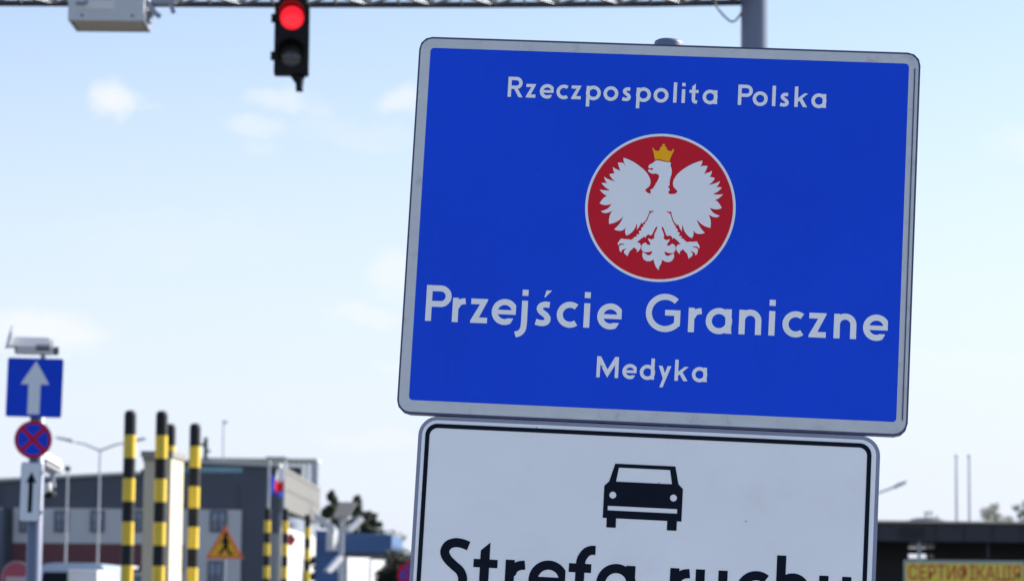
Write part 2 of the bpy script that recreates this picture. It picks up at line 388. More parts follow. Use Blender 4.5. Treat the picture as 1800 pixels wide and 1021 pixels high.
EAGLE=[(86,859),(83,853),(53,851),(18,856),(-16,864),(-43,868),(-68,868),(-94,857),(-110,838),(-131,824),(-156,813),(-163,792),(-162,771),(-143,766),(-122,776),(-101,762),(-123,747),(-149,754),(-164,751),(-165,737),(-156,725),(-134,712),(-108,704),(-78,709),(-52,704),(-36,690),(-31,670),(-39,644),(-52,612),(-66,585),(-74,590),(-68,578),(-87,545),(-99,525),(-124,510),(-133,513),(-120,487),(-122,463),(-152,468),(-179,487),(-190,504),(-172,523),(-147,545),(-133,570),(-129,605),(-137,640),(-149,666),(-172,704),(-209,744),(-245,774),(-285,803),(-325,828),(-361,847),(-400,864),(-436,877),(-466,885),(-465,860),(-458,834),(-445,808),(-463,819),(-485,823),(-530,824),(-524,801),(-512,766),(-493,723),(-510,733),(-537,741),(-561,751),(-586,768),(-582,741),(-574,715),(-560,691),(-577,691),(-599,687),(-623,679),(-612,654),(-587,623),(-548,593),(-581,601),(-616,613),(-652,626),(-685,647),(-677,619),(-663,593),(-640,568),(-662,573),(-688,572),(-713,567),(-691,544),(-659,514),(-608,486),(-636,482),(-683,483),(-729,490),(-708,464),(-681,439),(-638,414),(-666,400),(-699,364),(-722,323),(-696,311),(-663,304),(-626,306),(-579,319),(-597,290),(-624,262),(-655,245),(-701,228),(-686,216),(-658,208),(-621,212),(-566,237),(-584,207),(-594,179),(-601,136),(-598,79),(-563,86),(-527,98),(-482,126),(-429,173),(-450,128),(-475,84),(-497,55),(-534,17),(-504,5),(-466,0),(-430,9),(-392,42),(-402,17),(-401,-16),(-387,-53),(-353,-38),(-318,-8),(-292,30),(-277,69),(-270,104),(-262,69),(-264,22),(-236,61),(-213,114),(-207,93),(-167,134),(-155,158),(-144,187),(-130,225),(-126,258),(-111,252),(-79,261),(-74,248),(-100,239),(-118,223),(-133,183),(-145,146),(-158,125),(-168,111),(-171,92),(-188,91),(-190,79),(-184,62),(-202,56),(-213,43),(-210,16),(-228,11),(-242,0),(-228,-19),(-239,-34),(-261,-31),(-264,-46),(-252,-55),(-276,-63),(-296,-68),(-291,-82),(-309,-86),(-324,-102),(-360,-96),(-401,-96),(-445,-90),(-461,-113),(-480,-142),(-479,-168),(-470,-175),(-463,-158),(-448,-151),(-422,-151),(-398,-155),(-410,-164),(-435,-164),(-457,-176),(-464,-193),(-458,-230),(-448,-248),(-433,-256),(-431,-232),(-418,-222),(-395,-213),(-373,-202),(-390,-223),(-404,-240),(-400,-265),(-378,-283),(-357,-300),(-351,-275),(-342,-253),(-332,-232),(-312,-219),(-299,-200),(-285,-190),(-269,-205),(-250,-217),(-252,-249),(-232,-233),(-211,-206),(-204,-173),(-217,-142),(-242,-130),(-258,-133),(-238,-111),(-203,-79),(-169,-54),(-157,-72),(-145,-42),(-122,-29),(-99,-40),(-81,-30),(-64,9),(-43,59),(-20,76),(-26,41),(-45,-2),(-58,-46),(-47,-56),(-60,-78),(-87,-88),(-127,-74),(-117,-103),(-92,-140),(-105,-157),(-130,-151),(-154,-126),(-186,-144),(-201,-175),(-197,-210),(-179,-237),(-149,-244),(-107,-239),(-68,-225),(-74,-252),(-93,-276),(-119,-277),(-148,-260),(-181,-242),(-185,-289),(-165,-331),(-125,-351),(-84,-346),(-47,-326),(-38,-368),(-16,-414),(16,-453),(22,-414),(45,-368),(54,-326),(90,-346),(132,-351),(172,-331),(192,-289),(188,-242),(155,-260),(126,-277),(100,-276),(81,-252),(75,-225),(114,-239),(156,-244),(185,-237),(203,-210),(208,-175),(193,-144),(161,-126),(137,-151),(112,-157),(99,-140),(124,-103),(134,-74),(94,-88),(67,-78),(54,-56),(65,-46),(52,-2),(33,41),(27,76),(50,59),(71,9),(87,-30),(105,-40),(129,-29),(152,-42),(164,-72),(176,-54),(210,-79),(245,-111),(265,-133),(249,-130),(223,-142),(211,-173),(217,-206),(239,-233),(259,-249),(257,-217),(276,-205),(292,-190),(306,-200),(319,-219),(339,-232),(349,-253),(357,-275),(364,-300),(385,-283),(407,-265),(411,-240),(397,-223),(380,-202),(402,-213),(425,-222),(438,-232),(440,-256),(455,-248),(465,-230),(471,-193),(464,-176),(442,-164),(417,-164),(405,-155),(428,-151),(454,-151),(470,-158),(476,-175),(486,-168),(486,-142),(468,-113),(452,-90),(408,-96),(366,-96),(331,-102),(316,-86),(298,-82),(303,-68),(283,-63),(259,-55),(271,-46),(268,-31),(245,-34),(235,-19),(249,0),(235,11),(216,16),(220,43),(209,56),(191,62),(197,79),(195,91),(178,92),(175,111),(164,125),(152,146),(139,183),(125,223),(107,239),(81,248),(86,261),(118,252),(133,258),(137,225),(151,187),(161,158),(174,134),(214,93),(219,114),(243,61),(270,22),(269,69),(276,104),(284,69),(299,30),(325,-8),(360,-38),(394,-53),(408,-16),(409,17),(399,42),(437,9),(473,0),(511,5),(541,17),(504,55),(482,84),(457,128),(436,173),(489,126),(534,98),(570,86),(605,79),(608,136),(601,179),(591,207),(573,237),(628,212),(665,208),(693,216),(708,228),(662,245),(630,262),(604,290),(586,319),(633,306),(670,304),(703,311),(728,323),(705,364),(673,400),(645,414),(688,439),(715,464),(736,490),(690,483),(643,482),(615,486),(666,514),(698,544),(719,567),(695,572),(669,573),(647,568),(670,593),(684,619),(692,647),(659,626),(623,613),(588,601),(555,593),(594,623),(619,654),(630,679),(606,687),(584,691),(567,691),(581,715),(589,741),(592,768),(568,751),(543,741),(517,733),(499,723),(519,766),(531,801),(537,824),(491,823),(470,819),(452,808),(464,834),(472,860),(473,885),(442,877),(407,864),(367,847),(332,828),(292,803),(252,774),(216,744),(179,704),(156,666),(143,640),(136,605),(140,570),(154,545),(179,523),(197,504),(186,487),(159,468),(148,469),(123,466),(97,469),(84,492),(105,516),(93,539),(79,560),(98,568),(96,614),(102,658),(114,702),(116,746),(109,781),(96,814),(101,838)]
CROWN=[(-88,874),(-98,905),(-109,953),(-119,988),(-129,1015),(-121,1020),(-104,1001),(-87,983),(-70,982),(-52,984),(-38,997),(-37,1022),(-23,1035),(-8,1042),(-15,1056),(-9,1067),(5,1071),(17,1066),(21,1054),(16,1043),(36,1033),(47,1007),(64,990),(85,985),(98,985),(102,987),(116,1010),(131,1012),(129,993),(112,952),(98,917),(86,877),(78,863),(48,862),(13,869),(-22,880),(-57,882),(-78,877)]

eg = MB(); eg.sheet([[(a / 5000, c / 5000) for a, c in EAGLE]], .0018); eg.build('eagle', m_white, emb)
cr = MB(); cr.sheet([[(a / 5000, c / 5000) for a, c in CROWN]], .0018); cr.build('crown', m_gold, emb)
for word, xs, base, cap in (('Rzeczpospolita', [-.379, -.335, -.302, -.262, -.226, -.190, -.149, -.105, -.070, -.029, .018, .038, .056, .088], .3155, .0495),
                            ('Polska', [.172, .207, .253, .271, .306, .346], .3155, .0495),
                            ('Przejście', [-.545, -.481, -.437, -.387, -.316, -.284, -.232, -.168, -.136], -.2345, .0862),
                            ('Graniczne', [-.022, .079, .120, .198, .268, .300, .362, .420, .488], -.2345, .0862),
                            ('Medyka', [-.131, -.070, -.029, .015, .053, .0935], -.351, .050)):
    t = MB(); lettering(t, word, xs, base, cap, .0008); t.build('lettering', m_white, bs)

ZX = -.003
zs = thing('zone_sign', 'white sign with black border and black car symbol, right under the large blue sign', 'sign', M=SIGN)
b = MB(); b.prism(rrect(0, 0, .046, 8, x0=ZX - .542, x1=ZX + .542, y0=-1.30, y1=-.4600), -.036, -.006); b.build('panel', m_lip, zs, bevel=.009)
f = MB(); f.sheet([rrect(0, 0, .037, 8, x0=ZX - .533, x1=ZX + .533, y0=-1.291, y1=-.4690)], -.0052); f.build('face', m_white, zs)
bo = MB(); bo.sheet([rrect(0, 0, .028, 8, x0=ZX - .525, x1=ZX + .522, y0=-1.28, y1=-.4775)], -.0042, [rrect(0, 0, .019, 8, x0=ZX - .5148, x1=ZX + .5118, y0=-1.27, y1=-.4878)])
bo.build('border', m_black, zs)
c = MB()
body = [(-99, 680), (-99, 605), (-88, 594), (-76, 552), (65, 552), (74, 593), (85, 604), (85, 680), (74.5, 680), (74.5, 702), (52, 702), (52, 680), (-67.5, 680), (-67.5, 702), (-89.5, 702), (-89.5, 680)]
sc_ = lambda L: [(a / 1000, -y / 1000) for a, y in L]
c.sheet([sc_(body)], -.0042, [sc_([(-67, 561), (53, 561), (59, 594), (-72, 594)]), sc_(circle(-78, 626, 8.2, 24)), sc_(circle(64, 626, 8.2, 24)), sc_([(-88.5, 651.5), (74, 651.5), (74, 662), (-88.5, 662)])])
c.build('car_symbol', m_black, zs)
for word, xs in (('Strefa', [-.476, -.396, -.3205, -.265, -.172, -.1065]), ('ruchu', [.0645, .124, .219, .3105, .4095])):
    t = MB(); lettering(t, word, xs, -.8755, .1285, -.0042); t.build('lettering', m_black, zs)

PM = SIGN @ Matrix.Translation((-.003, 0, -.085))
bl = (ST.z + (PM.translation.z - ST.z)) / SM.col[1].z
sp_ = thing('sign_post', 'round steel post carrying the blue border sign, its domed cap just above it', 'post', M=PM @ Matrix.Translation((0, -bl, 0)))
p = MB(); p.lathe([(.0335, 0), (.0335, bl + .476)], n=32, axis='Y'); p.build('pole', m_galv, sp_)
p = MB(); p.lathe([(.0355, bl + .458), (.0355, bl + .480), (.034, bl + .4845), (.027, bl + .4885), (.015, bl + .490), (.0, bl + .4905)], n=32, axis='Y'); p.build('cap', m_dsteel, sp_)
for v in (.30, -.30, -.62, -1.15):
    p = MB(); p.lathe([(.0345, bl + v - .02), (.040, bl + v - .02), (.040, bl + v + .02), (.0345, bl + v + .02)], n=24, axis='Y')
    p.box(-.16, .16, bl + v - .018, bl + v + .018, .036, .048); p.build('clamp', m_galv, sp_)
p = MB(); p.box(-.16, -.12, bl - .4625, bl - .4578, .04, .074); p.box(-.16, .13, bl - .4618, bl - .4585, .036, .060); p.box(.035, .047, bl - .4625, bl - .4580, .055, .078)
p.build('spacer', m_edge, sp_)

# ------------------------------------------------------------------ traffic gantry
GY = 24.8
def gp(px, py, Y=GY): return at(px, py, Y)
pc = gp(1326, 40, GY - .1); gx = pc.x
g = thing('signal_gantry', 'grey post and lattice boom spanning the road behind the blue sign', 'gantry', (gx, GY - .1, 0))
O = Vector((gx, GY - .1, 0))
p = MB(); p.lathe([(.117, 0), (.117, 7.9)], n=28); p.lathe([(.117, 7.9), (.05, 7.95), (0, 7.96)], n=28); p.lathe([(.26, .0), (.26, .03), (.117, .032)], n=20); p.build('pole', m_dsteel, g)
cp = [gp(-900, 4) - O, gp(0, 6) - O, gp(480, 8.5) - O, gp(850, 9.0) - O, gp(1150, 7.2) - O, gp(1308, 4.5) - O]
dz = Vector((0, 0, .42)); dy = Vector((0, -.38, 0))
for off in (Vector(), dy, dz, dy + dz):
    p = MB(); p.tube([c_ + off for c_ in cp], .028, 10); p.build('chord', m_chord, g)
def along(tt):
    L = [(cp[i + 1] - cp[i]).length for i in range(5)]; s_ = tt * sum(L)
    for i in range(5):
        if s_ <= L[i]: return cp[i].lerp(cp[i + 1], s_ / L[i])
        s_ -= L[i]
    return cp[-1].copy()
p = MB(); N_ = 40
for k in range(N_):
    a, c_ = along(k / N_), along((k + 1) / N_); mid = a.lerp(c_, .5)
    if k % 2 == 0: p.tube([a, c_ + dy], .011, 6); p.tube([a + dy, c_ + dy + dz], .011, 6); p.tube([a, c_ + dz], .011, 6)
    else: p.tube([a + dy, c_], .011, 6); p.tube([a + dy + dz, c_ + dy], .011, 6); p.tube([a + dz, c_], .011, 6)
    p.tube([a, a + dz], .010, 6); p.tube([a, a + dy], .010, 6); p.tube([a + dy, a + dy + dz], .010, 6)
p.build('lattice', m_lattice, g)
q = [gp(x, y, GY - .12) - O for x, y in [(1256, 5), (1262, 16), (1272, 28), (1282, 37), (1288, 39), (1294, 36), (1300, 28), (1308, 16), (1312, 6)]]
p = MB(); p.tube(q, .0085, 8); p.build('cable', m_cable, g)

# traffic light
tl = thing('traffic_light', 'black two lamp traffic light showing red, hanging from the lattice boom', 'traffic light', gp(513, 70, 24.3), R(2.5))
k = 24.3 / F
hw, hz = 31 * k, 64 * k
p = MB(); p.box(-hw, hw, -.06, .10, -hz, hz); p.box(-hw * .8, hw * .8, -.004, .16, hz, hz + .10); p.build('housing', m_blk, tl, bevel=.012)
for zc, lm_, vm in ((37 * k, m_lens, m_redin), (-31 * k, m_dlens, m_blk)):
    r = 21.5 * k
    p = MB(); p.lathe([(0, -.085), (r * .5, -.082), (r * .85, -.073), (r, -.064), (r, -.06)], (0, 0, zc), 32, axis='Y'); p.build('lens', lm_, tl)
    v = MB(); n = 26; vs = []; th0 = 25
    for i in range(n + 1):
        a = R(-th0 + (180 + 2 * th0) * i / n); rr = r * 1.12
        dep = .05 + .17 * max(0, math.sin(a)) ** .6 if math.sin(a) > 0 else .05
        for rad in (rr, rr + .006):
            for y in (-.06, -.06 - dep): vs.append((rad * math.cos(a), y, zc + rad * math.sin(a)))
    fs = []; mi = []
    for i in range(n):
        o = 4 * i
        fs += [(o, o + 1, o + 5, o + 4), (o + 2, o + 6, o + 7, o + 3), (o + 1, o + 3, o + 7, o + 5)]; mi += [1, 0, 0]
    base = len(v.v); v.v += vs
    for f_, m_ in zip(fs, mi): v.f.append(list(f_)); v.mi.append(m_); v.sm.append(False)
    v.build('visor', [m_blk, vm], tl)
for zc in (37 * k, -31 * k):
    p = MB(); p.lathe([(.0, -.035), (.024, -.035), (.024, .035), (0, .035)], (-hw - .006, -.02, zc), 12); p.build('hinge', m_blk, tl)
p = MB(); p.prism([(-.01, -hz), (.115, -hz), (.10, -hz - .10), (.04, -hz - .07)], .0, .07, plane='XZ'); p.tube([(.075, .03, -hz - .05), (.07, .03, -hz - .135)], [.038, .032], 14); p.build('bracket', m_blk, tl)
p = MB(); p.tube([(.10, .0, -hz - .03), (.095, .0, -hz - .12)], .012, 8); p.build('clip', m_galv, tl)

# radar / flood light box on the boom
k = 24.2 / F
fl = thing('flood_light', 'grey box shaped flood light facing down from the left end of the lattice boom', 'light', gp(186, 37, 24.2))
hw = 68 * k; D_ = .50
p = MB()
p.box(-hw, hw, 0, .018, -.001, .30); p.box(-hw, hw, D_ - .018, D_, 0, .30); p.box(-hw, -hw + .018, .018, D_ - .018, 0, .30); p.box(hw - .018, hw, .018, D_ - .018, 0, .30); p.box(-hw + .018, hw - .018, .018, D_ - .018, .26, .30)
p.build('housing', m_lightgrey, fl, bevel=.006)
p = MB(); p.box(-hw + .03, hw - .03, .03, D_ - .03, .012, .02); p.build('lens', m_tan, fl)
p = MB(); p.box(-hw + .1, hw - .25, -.006, .0, .10, .17); p.build('hatch', m_camw, fl)
for x_ in (-hw + .12, hw - .10):
    p = MB(); p.tube([(x_, -.02, .045), (x_ + .004, -.003, .045)], .008, 8); p.build('latch', m_blk, fl)
p = MB(); p.tube([(hw - .02, .1, .26), (hw + .06, .12, .11), (hw + .12, .1, .06)], .022, 10); p.tube([(hw + .01, .2, .03), (hw + .04, .25, .16)], .028, 10); p.tube([(hw + .02, .15, .2), (hw + .24, .15, .2)], .035, 10); p.tube([(hw + .19, .15, .22), (hw + .235, .12, .10)], .02, 8)
p.build('bracket', m_galv, fl)
p = MB(); p.tube([(-hw + .02, .05, .16), (-hw + .13, -.04, .14), (-hw + .2, .05, .19)], .016, 8); p.build('handle', m_galv, fl)

# ------------------------------------------------------------------ signs on the near left post
LY = 31.0; k = LY / F
lp = at(61, 800, LY)
pst = thing('sign_pole', 'thick blue grey steel post at the left edge carrying three small traffic signs', 'post', (lp.x, LY + .14, 0))
ztop = at(61, 640, LY).z
p = MB(); p.lathe([(.083, 0), (.083, ztop), (.05, ztop + .02), (0, ztop + .022)], n=24); p.build('pole', m_dsteel, pst)
for py in (660, 715, 760, 790, 830, 900):
    z = at(61, py, LY).z; p = MB(); p.box(-.09, .09, -.115, -.05, z - .02, z + .02); p.build('clamp', m_galv, pst)
def flat_sign(name, label, px, py, Y, rot=0, cat='sign'):
    return thing(name, label, cat, M=Matrix.Translation(at(px, py, Y)) @ (Matrix.Rotation(R(rot), 3, 'Z') @ Matrix.Rotation(R(90), 3, 'X') @ Matrix.Rotation(R(-1.0), 3, 'Z')).to_4x4())
s1 = flat_sign('one_way_sign', 'square blue sign with a white upward arrow at the top of the left post', 60.5, 681, LY)
a = .298
p = MB(); p.prism(rrect(a, .315, .022, 4), -.025, -.003); p.build('panel', m_edge, s1)
p = MB(); p.sheet([rrect(a - .004, .311, .019, 4)], -.001); p.build('face', m_blue, s1)
p = MB(); p.sheet([[(-.065, -.285), (.065, -.285), (.065, .035), (.158, .035), (.008, .285), (-.15, .035), (-.065, .035)]], .001); p.build('arrow', m_white, s1)
s2 = flat_sign('no_stopping_sign', 'round blue sign with red rim and crossed red bars below the arrow sign', 58, 772, LY)
r = .202
p = MB(); p.prism(circle(0, 0, r, 40), -.025, -.003); p.build('panel', m_edge, s2)
p = MB(); p.sheet([circle(0, 0, r - .003, 48)], -.001); p.build('face', m_blue, s2)
p = MB(); q = r - .003; hb = q * .11
bars = [[(c_ * math.cos(R(a_)) - d_ * math.sin(R(a_)), c_ * math.sin(R(a_)) + d_ * math.cos(R(a_))) for c_, d_ in ((-q * .86, -hb), (q * .86, -hb), (q * .86, hb), (-q * .86, hb))] for a_ in (45, 135)]
rim = ribbon(arc(0, 0, q * .91, 0, 360, 48), q * .17)
p.sheet(bars + rim, .001); p.build('symbol', m_red, s2)
s3 = flat_sign('arrow_plate', 'narrow white plate with a black upward arrow below the round blue sign', 53.5, 864, LY)
p = MB(); p.prism(rrect(.112, .315, .03, 4), -.025, -.003); p.build('panel', m_edge, s3)
p = MB(); p.sheet([rrect(.106, .309, .026, 4)], -.001); p.build('face', m_white, s3)
p = MB(); p.sheet([[(-.022, -.22), (.024, -.22), (.024, .10), (.06, .10), (.004, .215), (-.052, .10), (-.022, .10)]], .001); p.build('arrow', m_black, s3)

def cctv(name, label, loc, rz, tilt=8, L=.5):
    t_ = thing(name, label, 'camera', loc, rz)
    Mx = Matrix.Rotation(R(-tilt), 4, 'X')
    b_ = MB(); hexp = [(-.085, -.06), (.085, -.06), (.10, 0), (.06, .075), (-.06, .075), (-.10, 0)]
    b_.prism(hexp, -L / 2, L / 2 - .1, plane='XZ'); b_.build('housing', m_camw, t_, M=Mx, bevel=.01)
    v_ = MB(); v_.prism([(-.112, .0), (-.068, .088), (.068, .088), (.112, 0), (.105, 0), (.064, .081), (-.064, .081), (-.105, 0)], -L / 2 - .09, L / 2 - .14, plane='XZ'); v_.build('sunshield', m_camw, t_, M=Mx)
    w_ = MB(); w_.prism([(-.065, -.045), (.065, -.045), (.065, .045), (-.065, .045)], -L / 2 - .008, -L / 2 - .001, plane='XZ'); w_.build('window', m_blk, t_, M=Mx)
    c_ = MB(); c_.tube([(0, .05, -.06), (0, .05, -.15), (.0, .08, -.23)], .028, 10); c_.build('bracket', m_galv, t_)
    return t_
c1 = cctv('security_camera', 'white security camera mounted behind the top of the blue arrow sign', at(68, 611, LY + .42), R(-76), 0, .50)
c1.scale = (1.15, .98, 1.2)
p = MB(); p.prism([(-.135, -.10), (.135, -.10), (.125, .03), (.08, .10), (-.08, .10), (-.125, .03)], -.345, -.325, plane='XZ'); p.build('flap', m_camw, c1, M=Matrix.Rotation(R(-16), 4, 'X'))
p = MB(); p.box(-.108, -.101, -.04, .11, -.03, .02); p.build('side_window', m_frame, c1)
p = MB(); p.box(.101, .108, -.04, .11, -.03, .02); p.build('side_window', m_frame, c1)
p = MB(); p.box(-.05, .05, .16, .22, -.06, .01); p.build('cable_box', m_frame, c1, bevel=.01)
c2 = cctv('security_camera', 'white security camera on an arm beside the narrow arrow plate', at(88, 818, LY + .55), R(-24), 14, .42)
p = MB(); p.tube([(0, .05, -.20), (-.10, .06, -.24), (-.2, .02, -.22)], .025, 10); p.build('arm', m_blk, c2)
p = MB(); p.lathe([(0, -.07), (.05, -.06), (.055, .0), (.05, .055)], (-.02, -.02, -.24), 16); p.build('lamp', m_camw, c2)
p = MB(); p.box(-.03, .07, -.06, .05, -.35, -.28); p.build('junction_box', m_blk, c2, bevel=.01)

# ------------------------------------------------------------------ striped posts
def marker(px, ptop, Y, label, group):
    tp = at(px, ptop, Y); H = tp.z; r = .098; n = 28
    t_ = thing('striped_post', label, 'post', (tp.x, Y, 0), 0, group)
    per = .685; z = H - .40; body = MB(); segs = []; z1 = H - .10
    cap = MB(); cap.lathe([(r * .985, H - .40), (r * .985, H - .085), (r * .93, H - .052), (r * .78, H - .024), (r * .5, H - .006), (0, H)], n=n); cap.build('cap', m_blkp, t_)
    bands = []; i = 0
    while z > 0:
        h = per * (.53 if i % 2 == 0 else .47); bands.append((max(0, z - h), z, i % 2)); z -= h; i += 1
    for z0, z1, c_ in bands: body.lathe([(r, z0), (r, z1)], n=n, mi=c_)
    body.build('pole', [m_yel, m_blkp], t_)
    base = MB(); base.lathe([(.2, 0), (.2, .03), (r + .002, .032)], n=20); base.build('base', m_blkp, t_)
    return t_
G1 = 'yellow and black striped posts'
marker(229.5, 720, 46, 'leftmost tall yellow and black striped post, standing clear of the cream pillar', G1)
marker(285, 721, 46, 'tall yellow and black striped post in front of the cream pillar', G1)
marker(300, 744, 52, 'yellow and black striped post mostly hidden between the cream pillar and a taller post', G1)
marker(343.5, 743, 49.5, 'yellow and black striped post just right of the cream pillar', G1)
marker(470.5, 891, 88, 'far striped post in front of the flagpole with the blue flag', G1)
marker(502, 892, 88, 'far striped post in front of the white red flag pole', G1)
marker(541, 903, 92, 'far striped post furthest right, before the blue building', G1)

# ------------------------------------------------------------------ cream pillar behind the posts
PY = 48.0; k = PY / F
pl = thing('gate_pillar', 'tall cream rendered pillar with a grey cap behind the striped posts', 'pillar', (at(251, 900, PY).x, PY, 0))
w_ = (299 - 251) * k; zt = at(275, 803, PY).z
# right side wall recedes away from the front face
p = MB(); p.prism([(0, 0), (w_, 0), (w_ + .065, 1.25), (.02, 1.25)], 0, zt); p.build('wall', m_concr, pl)
p = MB(); p.prism([(-.05, -.04), (w_ + .03, -.04), (w_ + .095, 1.29), (.0, 1.29)], zt, zt + .10); p.prism([(-.02, -.02), (.2, -.02), (.2, .5), (-.02, .5)], zt - .07, zt - .002); p.build('cap', m_capg, pl)
p = MB(); p.box(-.05, -.002, .05, .2, zt - .32, zt - .2); p.build('lamp', m_blk, pl)

# ------------------------------------------------------------------ office building at the left
BY = 150.0
def fx(px, Y=BY): return at(px, 900, Y).x
def fz(px, py, Y=BY): return at(px, py, Y).z
xc = fx(491); xl = fx(-260)
ob = thing('office_building', 'long dark grey two storey office building with white and red cladding behind the striped posts', 'building', (xc, BY, 0))
BO = Vector((xc, BY, 0))
def bx(px): return fx(px) - xc
roofline = [(bx(-260), fz(-260, 858)), (bx(0), fz(0, 845)), (bx(198), fz(198, 835)), (bx(318), fz(318, 830)), (bx(320), fz(320, 812)), (bx(355), fz(355, 814)), (0, fz(491, 820))]
p = MB(); p.prism([(bx(-260), 0), (0, 0)] + roofline[::-1], 0, 27.4, plane='XZ'); p.build('wall', m_wall, ob)
p = MB()
for i in range(len(roofline) - 1):
    a, c_ = roofline[i], roofline[i + 1]; p.prism([a, c_, (c_[0], c_[1] + .14), (a[0], a[1] + .14)], -.25, 2.0, plane='XZ')
p.build('parapet', m_roof, ob)
zt = fz(230, 894); zm = fz(200, 955); zb = fz(200, 1004)
p = MB(); p.box(bx(25), bx(425), -.18, -.002, zm, zt); p.box(bx(326), bx(425), -.18, -.002, 0, zm - .001); p.build('white_panel', m_wallw, ob)
p = MB(); p.box(bx(25), bx(326) - .002, -.15, -.002, zb, zm - .002); p.build('red_panel', m_wallr, ob)
p = MB(); p.box(bx(25), bx(326) - .002, -.1, -.002, 0, zb - .002); p.build('plinth', m_wallw, ob)
p = MB(); p.box(bx(-260), bx(11), -1.6, -.002, fz(0, 1000), fz(0, 892)); p.build('bay', mat('blue_grey_cladding', (.12, .15, .19), .6, var=.08, vscale=.4), ob)
for k_ in range(9):
    x_ = bx(-250) + k_ * 2.45
    if x_ < -.2: p = MB(); p.box(x_, x_ + .05, -.03, -.001, zt + .05, fz(200, 842) - .25); p.build('panel_joint', m_frame, ob)
p = MB(); p.box(bx(470), bx(491) - .02, -.1, -.002, 0, fz(480, 937)); p.build('grey_panel', mat('grey_render', (.34, .34, .32), .8), ob)
def window(x0, x1, y0, y1, off):
    a, c_, z0, z1 = bx(x0), bx(x1), fz((x0 + x1) / 2, y1), fz((x0 + x1) / 2, y0)
    f_ = MB(); t_ = .09
    for q in ((a, c_, z1 - t_, z1), (a, c_, z0, z0 + t_), (a, a + t_, z0 + t_, z1 - t_), (c_ - t_, c_, z0 + t_, z1 - t_), ((a + c_) / 2 - .03, (a + c_) / 2 + .03, z0 + t_, z1 - t_)):
        f_.box(q[0], q[1], -off - .05, -off + .04, q[2], q[3])
    w_ = f_.build('window', m_frame, ob)
    g_ = MB(); g_.box(a + t_, c_ - t_, -off - .01, -off + .01, z0 + t_, z1 - t_); g_.build('pane', m_glass, w_)
    b_ = MB(); zz = z1 - t_ - (z1 - z0) * (.25 + .3 * ((x0 * 7) % 3) / 3); b_.box(a + t_ + .02, c_ - t_ - .02, -off - .018, -off - .012, zz, z1 - t_ - .01); b_.build('blind', mat('blind', (.30, .36, .46), .6), w_)
for x0, x1 in ((36, 60), (97, 122), (160, 185), (228, 253), (292, 318), (370, 400)): window(x0, x1, 897, 935, .185)
for x0, x1 in ((368, 395),): window(x0, x1, 985, 1030, .185)
for x0, x1 in ((60, 100), (112, 150), (176, 214), (232, 262)): window(x0, x1, 1012, 1034, .105)
cl = MB(); cl.box(bx(322), bx(425), -.06, -.002, fz(370, 830), fz(370, 820)); cl.build('clerestory', m_teal, ob)
# side wall running away from the corner: grey upper floor, white lower floor
zs0, zs1 = fz(491, 895), fz(491, 821)
p = MB(); p.box(.002, .30, 0, 27.5, zs0, zs1); p.build('side_wall', m_side, ob)
for z in (zs0 + 1.0, zs0 + 1.9): p = MB(); p.box(.30, .315, .5, 27, z, z + .05); p.build('panel_joint', m_frame, ob)
p = MB(); p.box(.002, .12, .2, 27.3, 0, fz(491, 925)); p.build('white_wall', m_wallw, ob)
p = MB(); p.box(.002, .08, .2, 27.3, fz(491, 925) + .005, zs0 - .005); p.build('window_band', m_glass, ob)
# set-back glass lantern with an overhanging roof
LYY = 188.0
x0, x1 = fx(500, LYY) - xc, fx(557, LYY) - xc
p = MB(); p.box(x0, x1 - .1, LYY - BY, LYY - BY + 2.8, 0, fz(530, 812, LYY)); p.build('glass_lantern', m_pglass, ob)
p = MB()
for q in range(7):
    xx = x0 + (x1 - x0) * q / 6; p.box(xx - .05, xx + .05, LYY - BY - .06, LYY - BY - .005, 0, fz(530, 812, LYY))
for z in (5.5, 7.2, 8.8): p.box(x0, x1, LYY - BY - .05, LYY - BY - .006, z, z + .08)
p.build('mullion', m_lamp, ob)
p = MB(); p.box(fx(506, LYY) - xc, fx(528, LYY) - xc, LYY - BY - .3, LYY - BY - .07, fz(515, 842, LYY), fz(515, 821, LYY)); p.build('vent_louvre', m_frame, ob)
p = MB(); p.box(fx(352, LYY) - xc, x1 + .02, LYY - BY - .4, LYY - BY + 3, fz(530, 811, LYY), fz(530, 806, LYY)); p.build('lantern_roof', m_roof, ob)
p = MB(); p.box(fx(547, 179) - xc, fx(557, 179) - xc, 29, 29.3, 0, fz(530, 811.5, 179)); p.build('lantern_post', m_lamp, ob)
p = MB(); p.box(fx(463, LYY) - xc, fx(498, LYY) - xc, LYY - BY + 1, LYY - BY + 3, fz(480, 806, LYY) + .01, fz(480, 801, LYY)); p.build('roof_unit', m_frame, ob)
v0 = at(361, 818, 160) - BO
va = MB(); va.tube([v0, v0 + Vector((0, 0, 1.55))], .12, 8); va.tube([v0 + Vector((-.25, 0, 1.15)), v0 + Vector((.05, 0, 1.2))], .09, 8); va.tube([v0 + Vector((0, 0, .85)), v0 + Vector((.25, .1, .8))], .07, 8); va.tube([v0 + Vector((0, 0, .4)), v0 + Vector((.28, .1, .3))], .07, 8)
va.build('roof_antenna', m_frame, ob)
v0 = at(391.5, 822, 165) - BO; H_ = (at(394, 738, 165) - BO).z
va = MB(); va.tube([v0, Vector((v0.x, v0.y, H_))], .045, 6); va.build('roof_mast', m_lamp, ob)
va = MB(); va.tube([Vector((v0.x - .05, v0.y, H_ - .1)), Vector((v0.x + .22, v0.y, H_ - .12))], .08, 6); va.build('wind_vane', m_lamp, ob)

